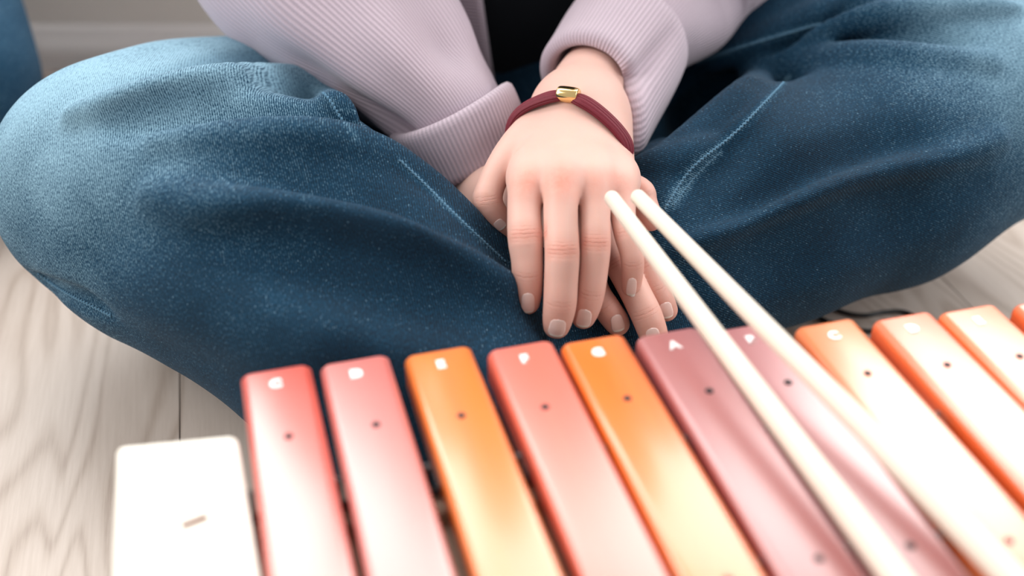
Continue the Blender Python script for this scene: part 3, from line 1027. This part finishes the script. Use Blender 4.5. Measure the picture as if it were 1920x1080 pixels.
palm1 += [(pp_((1205, 60, 0.83), (1112, 158, 0.765), W1), [0.032, 0.0262, 0.0248], 0.0),
          (pp_((1056, 205, 0.730), (1018, 275, 0.705), (992, 335, 0.674)), [0.0155, 0.0135, 0.0115], 0.018),
          (pp_((1078, 205, 0.727), (1062, 270, 0.699), (1055, 335, 0.667)), [0.018, 0.0145, 0.0120], 0.018),
          (pp_((1105, 210, 0.727), (1108, 275, 0.700), (1116, 340, 0.669)), [0.018, 0.014, 0.0112], 0.018),
          (pp_((1120, 222, 0.733), (1146, 288, 0.708), (1163, 345, 0.680)), [0.0165, 0.0135, 0.0100], 0.018),
          (pp_((1048, 242, 0.728), (987, 300, 0.712)), [0.0165, 0.012], 0.014),
          (pp_((1110, 250, 0.735), (1110, 330, 0.705)), [0.019, 0.014], 0.016)]
uV, uQ, uM = build_hand(up_f, palm1, 0.012, up_th, None, (-0.055, 0.44, 0.07), (0.12, 0.745, 0.235), 0.00095)
J_std = [(3, 0.0042, 1.0, 0.75), (5, 0.0024, 0.8, 0.4)]
ured = [(P(986, 340, 0.650), 0.0105, 0.8), (P(1053, 333, 0.643), 0.012, 0.85), (P(1117, 340, 0.646), 0.010, 0.6), (P(1166, 338, 0.655), 0.010, 0.7), (P(900, 378, 0.672), 0.009, 0.5), (P(940, 372, 0.678), 0.006, 0.5)]
uA = hand_attrs(uV, uM, [J_std, J_std, J_std, [(3, 0.003, 0.4, 0.4), (5, 0.0022, 0.8, 0.4)], [(4, 0.003, 0.5, 0.25)]], ured)

# --- lower hand (its forearm comes from the image left)
lo_f = [
    ([(1150, 425, 0.700, 30), (1185, 455, 0.690, 28), (1212, 500, 0.682, 26), (1232, 545, 0.678, 25), (1242, 568, 0.679, 24.5), (1249, 581, 0.682, 22)], 0.010),      # index
    ([(1118, 420, 0.698, 31), (1148, 470, 0.684, 30), (1166, 500, 0.676, 30), (1192, 550, 0.668, 29), (1211, 588, 0.664, 29.5), (1223, 620, 0.665, 28), (1228, 634, 0.667, 25)], 0.010),   # middle
    ([(1078, 425, 0.700, 29), (1101, 500, 0.684, 27), (1119, 548, 0.675, 25.5), (1137, 577, 0.671, 26), (1152, 598, 0.672, 25), (1158, 607, 0.674, 23)], 0.010),   # ring
    ([(1045, 430, 0.704, 26), (1052, 470, 0.694, 24), (1066, 505, 0.686, 21), (1076, 521, 0.685, 18)], 0.010),                                                  # little
]
lo_th = ([(1120, 345, 0.712, 30), (1165, 345, 0.705, 27), (1200, 360, 0.696, 27), (1207, 378, 0.694, 25), (1216, 402, 0.692, 24), (1224, 420, 0.694, 20)], 0.008)
palm2 = [(pp_((790, 120, 0.785), (848, 228, 0.774), (892, 340, 0.764), (945, 385, 0.735)), [0.026, 0.0255, 0.0250, 0.0235], 0.0),
         (pp_((950, 385, 0.735), (1060, 388, 0.712), (1150, 420, 0.702)), [0.018, 0.014, 0.011], 0.016),
         (pp_((945, 390, 0.735), (1040, 402, 0.711), (1118, 420, 0.702)), [0.018, 0.014, 0.0115], 0.016),
         (pp_((940, 395, 0.735), (1010, 412, 0.712), (1080, 428, 0.704)), [0.018, 0.014, 0.0115], 0.016),
         (pp_((940, 400, 0.735), (990, 422, 0.715), (1044, 434, 0.708)), [0.018, 0.013, 0.0100], 0.016),
         (pp_((970, 372, 0.74), (1120, 352, 0.718)), [0.018, 0.012], 0.014)]
lV, lQ, lM = build_hand(lo_f, palm2, 0.012, lo_th, None, (-0.10, 0.44, 0.06), (0.115, 0.72, 0.225), 0.00095)
lA = hand_attrs(lV, lM, [[(2, 0.004, 0.6, 0.4), (3, 0.0022, 0.8, 0.35)], [(2, 0.004, 0.8, 0.5), (4, 0.0026, 1.0, 0.45)], [(1, 0.004, 0.6, 0.4), (3, 0.0022, 0.6, 0.35)], [], [(3, 0.003, 0.4, 0.4)]],
                [(P(1205, 350, 0.685), 0.009, 0.6)])

# --- rest of the body: arms, torso, neck and head, coarse, mostly under the clothes
bg = Grid((-0.30, 0.62, 0.06), (0.34, 1.10, 1.0), 0.007)
shL, shR = np.array([-0.155, 0.965, 0.55]), np.array([0.185, 0.965, 0.55])
elL, elR = np.array([-0.185, 0.84, 0.33]), np.array([0.19, 0.90, 0.24])
bg.chain([(0.015, 0.96, 0.16), (0.015, 0.955, 0.32), (0.015, 0.95, 0.46)], [0.080, 0.074, 0.076], 0.0, 0.03, 0.04)
bg.chain([shL, shR], [0.040, 0.040], 0.03, 0.02, 0.04)
bg.chain([shL, elL], [0.036, 0.034], 0.01, 0.0, 0.03)
bg.chain([shR, elR], [0.036, 0.034], 0.01, 0.0, 0.03)
bg.chain([elL, P(775, 105, 0.785), P(830, 200, 0.773)], [0.036, 0.026, 0.024], 0.02, 0.0, 0.03)
bg.chain([elR, P(1205, 60, 0.83), P(1165, 105, 0.80)], [0.038, 0.032, 0.029], 0.02, 0.0, 0.03)
bg.chain([(0.015, 0.965, 0.57), (0.015, 0.945, 0.68)], [0.052, 0.048], 0.03, 0.0, 0.03)
bg.chain([(0.015, 0.945, 0.80), (0.015, 0.925, 0.735)], [0.084, 0.060], 0.03, 0.0, 0.03)
bg.chain([(0.015, 0.852, 0.775), (0.015, 0.845, 0.752)], [0.008, 0.012], 0.012, 0.0, 0.02)
for sx in (-1, 1):
    bg.chain([(0.015 + sx * 0.084, 0.955, 0.80), (0.015 + sx * 0.086, 0.955, 0.765)], [0.012, 0.009], 0.006, 0.0, 0.02)
bV, bQ = surface_net(bg.F, bg.lo, bg.h)
bV = laplace(bV, bQ, 2, 0.5)

BVs = np.concatenate([uV, lV, bV])
BQs = np.concatenate([uQ, lQ + len(uV), bQ + len(uV) + len(lV)])
def bridge(o1, n1, o2, n2):
    """join two overlapping shells with a small inner face so the body is one mesh"""
    A, B_ = BVs[o1:o1 + n1], BVs[o2:o2 + n2]
    i = int(np.argmax(A[:, 1])); j = int(np.argmin(np.linalg.norm(B_ - A[i], axis=1)))
    q1 = BQs[(BQs == o1 + i).any(1)][0]; a_, b_ = q1[0], q1[1]
    q2 = BQs[(BQs == o2 + j).any(1)][0]; c_, d_ = q2[0], q2[1]
    return np.array([[a_, b_, c_, d_]])
n_u, n_l, n_b = len(uV), len(lV), len(bV)
BQs = np.concatenate([BQs, bridge(0, n_u, n_u + n_l, n_b), bridge(n_u, n_l, n_u + n_l, n_b)])
BA = {k: np.concatenate([uA[k], lA[k], np.zeros(len(bV))]) for k in uA}
body = mesh_obj('body', BVs - SL, BQs, M_SKIN, None, attrs=BA)
body.parent = sitter
body['label'] = 'folded hands with light skin, one resting on the other'

# --- nails
hb = bvh_of(np.concatenate([uV, lV]), np.concatenate([uQ, lQ + len(uV)]))
def nail(c0, c1, wpx, roll=0.0, name='fingernail'):
    """plate from pixel c0 (cuticle middle) to c1 (free edge middle), wpx wide, laid on the finger"""
    p0, n0 = shoot(hb, *c0); pm, nm = shoot(hb, (c0[0] + c1[0]) / 2, (c0[1] + c1[1]) / 2)
    if p0 is None or pm is None: return
    nn = norm(nm + 0.6 * n0)
    d = np.linalg.norm(pm - CAM)
    t = norm((pm - p0) - nn * float((pm - p0) @ nn))
    depth = float((pm - CAM) @ FWD)
    L = 2 * np.linalg.norm(pm - p0)
    W = rpx(wpx, depth) / 2
    side = np.cross(t, nn)
    V, UV, F = [], [], []
    NU, NV = 12, 20
    R = W * 1.25
    for j in range(NV + 1):
        v_ = j / NV
        # outline: rounded cuticle, gently rounded free edge
        hw = W * (math.sqrt(max(0.0, 1 - ((0.30 - v_) / 0.30) ** 2)) * 0.92 if v_ < 0.30 else 0.92 + 0.08 * min(1, (v_ - 0.30) / 0.3))
        if v_ > 0.70: hw *= math.sqrt(max(0.0, 1 - ((v_ - 0.70) / 0.303) ** 2)) ** 0.75
        hw = max(hw, W * 0.03)
        for i in range(NU + 1):
            x = (i / NU * 2 - 1) * hw
            ang = x / R
            lx = R * math.sin(ang); lz = R * math.cos(ang) - R
            y = v_ * L
            lift = 0.00045 - 0.0012 * (v_ - 0.45) ** 2
            V.append(p0 + t * y + side * lx + nn * (lz + lift))
            UV.append((i / NU, v_))
    # lie on the finger
    for q_ in range(len(V)):
        c = V[q_]
        hit = hb.ray_cast(Vector(c + nn * 0.006), Vector(-nn))
        if hit[0] is not None:
            dz = float((np.array(hit[0]) - c) @ nn)
            if abs(dz) < 0.0035:
                V[q_] = c + nn * (dz + 0.00035)
    for j in range(NV):
        for i in range(NU):
            a = j * (NU + 1) + i
            F.append((a, a + 1, a + NU + 2, a + NU + 1))
    o = mesh_obj(name, np.array(V) - SL, F, M_NAIL, None, uv=UV)
    o.parent = body
    so = o.modifiers.new('thick', 'SOLIDIFY'); so.thickness = 0.0005; so.offset = -1
    return o
nail((990, 549), (990, 591), 29)
nail((1048, 599), (1042, 635), 36)
nail((1098, 580), (1091, 617), 32)
nail((1186, 521), (1182, 557), 21)
nail((1154, 590), (1163, 624), 29)
nail((1221, 615), (1230, 650), 30)
nail((1246, 567), (1253, 600), 29)
nail((930, 414), (944, 429), 24)

# --- bracelet round the upper wrist
ub = bvh_of(uV, uQ)
bh = np.array([shoot(ub, u, v_)[0] for u, v_ in ((986, 208), (990, 203), (1015, 188), (1062, 190), (1100, 199), (1135, 222), (1158, 252)) if shoot(ub, u, v_)[0] is not None])
bead_pt = shoot(ub, 1063, 191)[0]
axis_w = norm(P(1088, 205, 0.728) - P(1150, 120, 0.79))
cen = bh.mean(0)
_, _, vt = np.linalg.svd(bh - cen)
bn = vt[2] if vt[2] @ axis_w > 0 else -vt[2]
bn = norm(0.75 * bn + 0.25 * axis_w)
# centre: where the forearm axis crosses the bracelet plane
a0_, b0_ = P(1150, 120, 0.79), P(1088, 205, 0.728)
t_ = float((cen - a0_) @ bn) / float((b0_ - a0_) @ bn)
bc = a0_ + (b0_ - a0_) * t_
e1 = norm(bead_pt - bc); e1 = norm(e1 - bn * (e1 @ bn)); e2 = np.cross(bn, e1)
ring, ringn = [], []
for a in np.linspace(0, 2 * math.pi, 97)[:-1]:
    d = e1 * math.cos(a) + e2 * math.sin(a)
    hit = ub.ray_cast(Vector(bc + d * 0.09), Vector(-d))
    rr3 = np.linalg.norm(np.array(hit[0]) - bc) if hit[0] is not None else 0.03
    ring.append(min(max(rr3, 0.016), 0.040)); ringn.append(d)
ring = np.array(ring)
for _ in range(6):
    ring = np.maximum(ring, 0.5 * ring + 0.25 * (np.roll(ring, 1) + np.roll(ring, -1)))
    ring = 0.5 * ring + 0.25 * (np.roll(ring, 1) + np.roll(ring, -1))
ring += 0.0010
brace = empty('bracelet', tuple(bc))
tag(brace, 'maroon multi-strand cord bracelet with a gold bead on the wrist', 'bracelet')
for s_ in range(9):
    phi = math.pi * (s_ - 4) / 4 * 0.62
    off = 0.0050 * math.sin(phi)
    lift = 0.0030 * math.cos(phi)
    pts = []
    for i, d in enumerate(ringn):
        ang = i / 96 * 2 * math.pi
        pinch = 1 - 0.62 * math.exp(-(min(ang, 2 * math.pi - ang) / 0.26) ** 2)
        pts.append(d * (ring[i] + lift * pinch) + bn * off * pinch)
    pts.append(pts[0])
    vv, ff, _ = tube(np.array(pts), 0.00150, 8, bn, caps=False)
    o = mesh_obj('cord_strand', vv, ff, M_MAROON); o.parent = brace
# bead
bt = norm(np.cross(bn, e1))
bp = e1 * (ring[0] + 0.0013)
bp = e1 * (ring[0] + 0.0016)
xs = [-0.0066, -0.0066, -0.0063, -0.0055, -0.0035, 0.0, 0.0035, 0.0055, 0.0063, 0.0066, 0.0066]
rad = [0.0030, 0.0048, 0.0052, 0.0055, 0.0058, 0.0059, 0.0058, 0.0055, 0.0052, 0.0048, 0.0030]
pts = [bp + bt * (x + 1e-6 * i) for i, x in enumerate(xs)]
vv, ff, _ = tube(pts, rad, 28, e1, squash=0.85)
o = mesh_obj('bead', vv, ff, M_GOLD); o.parent = brace; o['label'] = 'gold barrel bead'

# ------------------------------------------------------------------ cardigan and top
def tube_obj(name, pts, radii, n, nseg, mat, parent, up, disp=None, caps=False):
    C = catmull(np.hstack([np.asarray(pts), np.asarray(radii)[:, None]]), n)
    vv, ff, uv = tube(C[:, :3], C[:, 3], nseg, up, disp, caps)
    o = mesh_obj(name, vv - SL, ff, mat, None, uv=uv)
    o.parent = parent
    return o

# open-front knitted body
def torso_surface(name, mat, a0, a1, zs, ax, ay, cx, cy, thick=0.005, parent=None, lean=0.0, nU=120):
    V, UV, F = [], [], []
    nZ = len(zs)
    for iz, z in enumerate(zs):
        for iu in range(nU + 1):
            t = iu / nU
            th = a0[iz] + (a1[iz] - a0[iz]) * t
            wv = 0.004 * math.sin(th * 9 + z * 20)
            V.append((cx[iz] + (ax[iz] + wv) * math.sin(th), cy[iz] - (ay[iz] + wv) * math.cos(th), z))
            UV.append((t, z))
    for iz in range(nZ - 1):
        for iu in range(nU):
            a = iz * (nU + 1) + iu
            F.append((a, a + 1, a + nU + 2, a + nU + 1))
    o = mesh_obj(name, np.array(V) - SL, F, mat, None, uv=UV)
    m = o.modifiers.new('thick', 'SOLIDIFY'); m.thickness = thick
    o.parent = parent
    return o
zs = np.linspace(0.045, 0.60, 14)
tt = (zs - 0.045) / 0.555
axs = 0.165 - 0.02 * np.sin(tt * math.pi) + np.where(tt > 0.8, -(tt - 0.8) * 0.35, 0)
ays = 0.130 - 0.018 * tt
cys = np.full(14, 0.955)
cxs = np.full(14, 0.015)
# opening angles measured from the front (-y), positive to the image right
gapR = 0.50 - 0.12 * tt
gapL = 0.13 + 0.55 * tt
cardigan = torso_surface('cardigan', M_KNIT_BODY, gapR, 2 * math.pi - gapL, zs, axs, ays, cxs, cys, parent=sitter)
cardigan['label'] = 'lilac ribbed knit cardigan'
# front band along the image-left opening edge
V, UV, F = [], [], []
for iz, z in enumerate(zs):
    for iu in range(9):
        th = -gapL[iz] - (8 - iu) / 8 * 0.24 + 0.02
        a = axs[iz] + 0.006; b = ays[iz] + 0.006
        V.append((cxs[iz] + a * math.sin(th), cys[iz] - b * math.cos(th), z)); UV.append((z * 6.5, iu * 0.004))
for iz in range(13):
    for iu in range(8):
        a = iz * 9 + iu
        F.append((a, a + 1, a + 10, a + 9))
o = mesh_obj('front_band', np.array(V) - SL, F, M_KNIT_PLACKET, None, uv=UV); o.parent = cardigan
m = o.modifiers.new('thick', 'SOLIDIFY'); m.thickness = 0.006
# black top inside
V, F = [], []
zs2 = np.linspace(0.085, 0.60, 12)
for iz, z in enumerate(zs2):
    for iu in range(48):
        th = iu / 48 * 2 * math.pi
        k = 1 - 0.25 * max(0, (z - 0.5) / 0.1)
        V.append((0.015 + 0.142 * k * math.sin(th), 0.955 - (0.108 * k) * math.cos(th), z))
for iz in range(11):
    for iu in range(48):
        F.append((iz * 48 + iu, iz * 48 + (iu + 1) % 48, (iz + 1) * 48 + (iu + 1) % 48, (iz + 1) * 48 + iu))
o = mesh_obj('top', np.array(V) - SL, F, M_BLACK, None); o.parent = sitter; o['label'] = 'black jersey top'

# hair
hg = Grid((-0.12, 0.82, 0.52), (0.15, 1.10, 0.93), 0.006)
hg.chain([(0.015, 0.965, 0.815), (0.015, 0.965, 0.80)], [0.092, 0.092], 0, 0, 0.03)
hg.chain([(-0.07, 0.985, 0.80), (-0.085, 0.98, 0.60)], [0.035, 0.028], 0.03, 0, 0.03)
hg.chain([(0.10, 0.985, 0.80), (0.115, 0.98, 0.60)], [0.035, 0.028], 0.03, 0, 0.03)
hg.chain([(0.015, 1.01, 0.80), (0.015, 1.03, 0.60)], [0.06, 0.045], 0.03, 0, 0.03)
hg.chain([(0.015, 0.84, 0.77), (0.015, 0.86, 0.73)], [0.055, 0.06], 0.01, 0, 0.02, sub=True)
hV, hQ = surface_net(hg.F, hg.lo, hg.h)
hV = laplace(hV, hQ, 3, 0.5)
o = mesh_obj('hair', hV - SL, hQ, plain('brown_hair', (0.06, 0.035, 0.02), 0.5, 0, 0.5, 0.4, 200)); o.parent = sitter

def gauss_ang(th, c, w):
    return np.exp(-(np.angle(np.exp(1j * (th - c))) / w) ** 2)
# sleeves: angle 0 of each ring faces the camera side
def sleeve_disp_L(s, th):
    th = th + math.pi
    # gathered folds near the cuff and at the elbow
    w = np.exp(-((s - 0.62) / 0.35) ** 2)
    d = 0.0045 * w * np.sin(3 * th + 9 * s + 0.6) + 0.003 * w * np.sin(5 * th - 14 * s)
    d -= 0.012 * np.exp(-((s - 0.52) / 0.10) ** 2) * np.exp(-((np.angle(np.exp(1j * (th - 5.3)))) / 0.45) ** 2)
    d -= 0.013 * np.exp(-((s - 0.80) / 0.15) ** 2) * gauss_ang(th, 1.05, 0.20)
    d += 0.006 * np.exp(-((s - 0.80) / 0.15) ** 2) * gauss_ang(th, 0.60, 0.25)
    d -= 0.010 * np.exp(-((s - 0.62) / 0.09) ** 2) * gauss_ang(th, 0.85 , 0.22)
    d -= 0.006 * np.exp(-((s - 0.78) / 0.07) ** 2) * np.exp(-((np.angle(np.exp(1j * (th - 5.6)))) / 0.5) ** 2)
    return d
def sleeve_disp_R(s, th):
    th = th + math.pi
    w = np.exp(-((s - 0.7) / 0.3) ** 2)
    return 0.003 * w * np.sin(3 * th + 8 * s) + 0.002 * w * np.sin(4 * th - 11 * s + 1)
TOCAM = -FWD
BACK = FWD
sL = tube_obj('sleeve', [shL, (shL + elL) / 2 + [-0.03, 0.0, 0], elL + [-0.02, 0.0, 0.0], P(540, -115, 0.80), P(625, -8, 0.793), P(712, 78, 0.784), P(788, 148, 0.775), P(845, 208, 0.769), P(872, 252, 0.770)],
              [0.062, 0.066, 0.070, 0.072, 0.066, 0.056, 0.047, 0.0375, 0.032], 100, 150, M_KNIT_SLEEVE, cardigan, BACK, sleeve_disp_L)
sR = tube_obj('sleeve', [shR, (shR + elR) / 2 + [0.03, -0.005, 0], elR + [0.012, 0.0, 0.0], P(1290, -60, 0.87), P(1240, 0, 0.848), P(1205, 45, 0.822), P(1175, 85, 0.800)],
              [0.060, 0.062, 0.064, 0.060, 0.052, 0.043, 0.034], 100, 150, M_KNIT_SLEEVE, cardigan, BACK, sleeve_disp_R)

def cuff(name, c0, c1, R0, R1, deform, nseg=220):
    """turned-back cuff from ring centre c0 (upper) to c1 (opening)"""
    c0 = np.asarray(c0); c1 = np.asarray(c1)
    ax = c1 - c0; L = np.linalg.norm(ax); ax = ax / L
    nn = norm(BACK - ax * float(BACK @ ax)); bb = np.cross(ax, nn)
    prof = [(0.03, -0.012), (0.03, -0.005), (-0.01, -0.001), (-0.045, 0.003), (-0.04, 0.0068), (0.02, 0.0090), (0.12, 0.0096)]
    prof += [(x, 0.0092 + 0.0005 * math.sin(x * 6)) for x in np.linspace(0.2, 0.86, 12)]
    prof += [(0.93, 0.0086), (0.975, 0.0066), (1.0, 0.003), (0.99, 0.0003), (0.95, -0.0016), (0.85, -0.0024), (0.6, -0.003), (0.2, -0.004)]
    V, UV, F = [], [], []
    th = np.linspace(0, 2 * math.pi, nseg + 1)
    ln = 0.0
    prev = None
    for x, dr in prof:
        R = R0 + (R1 - R0) * min(max(x, 0), 1) + dr
        da, drad = deform(x, th + math.pi)
        rad = R + drad
        pts = c0 + (x * L + da)[:, None] * ax + (rad * np.cos(th))[:, None] * nn + (rad * np.sin(th))[:, None] * bb
        if prev is not None: ln += np.linalg.norm(np.array([(x - prev[0]) * L, dr - prev[1]]))
        prev = (x, dr)
        V.append(pts); UV.append(np.stack([th / (2 * math.pi), np.full(nseg + 1, ln)], 1))
    n1 = nseg + 1
    for i in range(len(prof) - 1):
        for j in range(nseg):
            a = i * n1 + j
            F.append((a, a + 1, a + n1 + 1, a + n1))
    o = mesh_obj(name, np.concatenate(V) - SL, F, M_KNIT_CUFF, None, uv=np.concatenate(UV))
    o.parent = cardigan
    o['label'] = 'turned-back ribbed cuff'
    return o
def def_L(x, th):
    return 0.002 * np.sin(2 * th + 1), 0.0015 * np.sin(3 * th) * x
def def_R(x, th):
    xx = min(max(x, 0), 1)
    droop = gauss_ang(th, R_DROOP, 0.75)
    fold = gauss_ang(th, R_FOLD, 0.16)
    return xx * (0.042 * droop - 0.010 * fold), xx * (0.013 * droop - 0.010 * fold)
R_DROOP, R_FOLD = -1.35, -0.55
cuff('cuff', P(845, 212, 0.766), P(892, 315, 0.774), 0.0365, 0.0340, def_L)
cuff('cuff', P(1178, 72, 0.803), P(1110, 164, 0.768), 0.0365, 0.0325, def_R)

# ------------------------------------------------------------------ mallets
def mallet(tip, low, label):
    a = P(*tip); b = P(*low)
    d = norm(b - a)
    end = b + d * 0.11
    root = empty('mallet', tuple(end))
    tag(root, label, 'mallet', 'mallets lying across the bars')
    r0, r1 = rpx(14.6, tip[2]), 0.0060
    L = np.linalg.norm(end - a)
    pts = [a + (end - a) * t for t in np.linspace(0, 1, 12)]
    rad = [r0 + (r1 - r0) * min(1.0, t * L / np.linalg.norm(b - a)) for t in np.linspace(0, 1, 12)]
    start = [(a - d * x, r) for x, r in ((r0 * 0.75, 0.0003), (r0 * 0.72, r0 * 0.5), (r0 * 0.5, r0 * 0.80), (r0 * 0.2, r0 * 0.96))]
    pts = [p for p, _ in start] + pts; rad = [r for _, r in start] + rad
    vv, ff, _ = tube(pts, rad, 28, (0, 0, 1))
    o = mesh_obj('stick', vv - np.array(root.location), ff, M_STICK); o.parent = root
    hp = [end + d * x for x in np.linspace(-0.013, 0.013, 15)]
    hr = [max(0.0005, 0.014 * math.sqrt(max(0, 1 - (x / 0.01305) ** 2))) for x in np.linspace(-0.013, 0.013, 15)]
    vv, ff, _ = tube(hp, hr, 24, (0, 0, 1))
    o = mesh_obj('head', vv - np.array(root.location), ff, M_HEAD); o.parent = root
mallet((1147, 371, 0.632), (1678, 1080, 0.436), 'pale wooden mallet lying across the red bars, left one of the two')
mallet((1196, 369, 0.632), (1891, 1080, 0.436), 'pale wooden mallet lying across the orange bars, right one of the two')

# ------------------------------------------------------------------ cable
cp = [(1440, 560), (1495, 573), (1527, 590), (1562, 607), (1625, 621), (1690, 614), (1716, 597), (1692, 584.5), (1655, 586), (1628, 591), (1600, 590), (1568, 581), (1545, 570), (1500, 545)]
pts = catmull([PZ(u, v_, 0.0019 + (0.0034 if 3 < i < 0 else 0)) for i, (u, v_) in enumerate(cp)], 110)
vv, ff, _ = tube(pts, 0.0018, 10)
tag(mesh_obj('cable', vv, ff, M_CABLE), 'thin black cable looped on the floor beneath the jeans', 'cable')

# ------------------------------------------------------------------ second sitter at the image left
kg = Grid((-1.25, 0.45, 0.0), (-0.28, 1.10, 0.34), 0.006)
kn = P(-100, 150, 0.93)
h1, h2 = np.array([-0.72, 0.955, 0.12]), np.array([-0.90, 0.955, 0.12])
kg.chain([h1, (h1 + kn) / 2 + [0, 0, 0.02], kn + [-0.02, 0.03, 0.035], kn], [0.092, 0.082, 0.074, 0.067], 0, 0.02, 0.05)
kg.chain([kn, kn + [-0.14, -0.10, -0.04], (-0.86, 0.60, 0.07)], [0.070, 0.068, 0.055], 0.02, 0.02, 0.05)
kg.chain([h1, h2], [0.115, 0.115], 0.04, 0.0, 0.05)
k2 = np.array([-1.15, 0.66, 0.15])
kg.chain([h2, k2], [0.092, 0.075], 0.03, 0.0, 0.05)
kg.chain([k2, (-0.80, 0.56, 0.065)], [0.072, 0.055], 0.02, 0.0, 0.05)
kV, kQ = surface_net(kg.F, kg.lo, kg.h)
kV = laplace(kV, kQ, 2, 0.5)
sit2 = empty('person', (-0.81, 0.955, 0.0))
tag(sit2, 'second person in light blue jeans, only a bent knee showing at the left edge', 'person')
S2 = np.array(sit2.location)
n2 = norm(np.array([0.58, 0.80, 0.12]))
j2 = mesh_obj('jeans', kV - S2, kQ, M_DENIM2, None, attrs={'twill': kV @ n2, 'cross': kV @ norm(np.array([0.1, 0.3, 0.9])), 'fade_and_light': 0.7 * np.exp(-(np.linalg.norm(kV - (kn + [0, -0.02, 0.07]), axis=1) / 0.12) ** 2)})
j2.parent = sit2
tg = Grid((-1.10, 0.62, 0.12), (-0.52, 1.12, 0.72), 0.008)
tg.chain([(-0.81, 0.96, 0.2), (-0.81, 0.96, 0.45)], [0.12, 0.115], 0, 0, 0.05)
tg.chain([(-0.96, 0.965, 0.52), (-0.66, 0.965, 0.52)], [0.06, 0.06], 0.06, 0, 0.05)
for sx in (-1, 1):
    sh2 = np.array([-0.81 + sx * 0.155, 0.965, 0.52]); el2 = np.array([-0.81 + sx * 0.205, 0.88, 0.30]); wr2 = np.array([-0.81 + sx * 0.045, 0.70, 0.235])
    tg.chain([sh2, el2, wr2], [0.052, 0.044, 0.034], 0.02, 0.01, 0.05)
tV, tQ = surface_net(tg.F, tg.lo, tg.h)
o = mesh_obj('shirt', laplace(tV, tQ, 2) - S2, tQ, plain('grey_jersey', (0.35, 0.35, 0.36), 0.9)); o.parent = sit2
# hands in the lap, neck and head of the second sitter
fg = Grid((-0.92, 0.56, 0.13), (-0.70, 0.76, 0.29), 0.0025)
for sx in (-1, 1):
    wr2 = np.array([-0.81 + sx * 0.045, 0.70, 0.235]); pm2 = np.array([-0.81 + sx * 0.012, 0.645, 0.215 + sx * 0.012])
    fg.chain([wr2 + (wr2 - pm2) * 0.5, wr2, pm2], [0.026, 0.024, 0.022], 0.01, 0.005, 0.02)
    for q_ in range(4):
        b0 = pm2 + np.array([-sx * 0.004, -0.018 + q_ * 0.016, -0.004 + q_ * 0.003])
        fg.chain([b0, b0 + [-sx * 0.035, -0.006, -0.006], b0 + [-sx * 0.058, -0.004, -0.022]], [0.0095, 0.0088, 0.0075], 0.004, 0.0, 0.02)
    fg.chain([pm2 + [sx * 0.01, 0.02, 0.012], pm2 + [-sx * 0.02, 0.005, 0.030]], [0.012, 0.009], 0.006, 0.0, 0.02)
fV, fQ = surface_net(fg.F, fg.lo, fg.h)
ng = Grid((-0.95, 0.80, 0.50), (-0.67, 1.10, 0.95), 0.007)
ng.chain([(-0.81, 0.965, 0.53), (-0.81, 0.945, 0.68)], [0.052, 0.048], 0.0, 0.0, 0.03)
ng.chain([(-0.81, 0.945, 0.80), (-0.81, 0.925, 0.735)], [0.084, 0.060], 0.03, 0.0, 0.03)
ng.chain([(-0.81, 0.852, 0.775), (-0.81, 0.845, 0.752)], [0.008, 0.012], 0.012, 0.0, 0.02)
nV, nQ = surface_net(ng.F, ng.lo, ng.h)
o = mesh_obj('head', laplace(nV, nQ, 2) - S2, nQ, M_SKIN, None, attrs={k: np.zeros(len(nV)) for k in ('red', 'win', 'fs', 'fw')}); o.parent = sit2
o = mesh_obj('hands', laplace(fV, fQ, 2) - S2, fQ, M_SKIN, None, attrs={k: np.zeros(len(fV)) for k in ('red', 'win', 'fs', 'fw')}); o.parent = sit2
h2V = hV + np.array([-0.825, 0, 0])
o = mesh_obj('hair', h2V - S2, hQ, bpy.data.materials['brown_hair']); o.parent = sit2
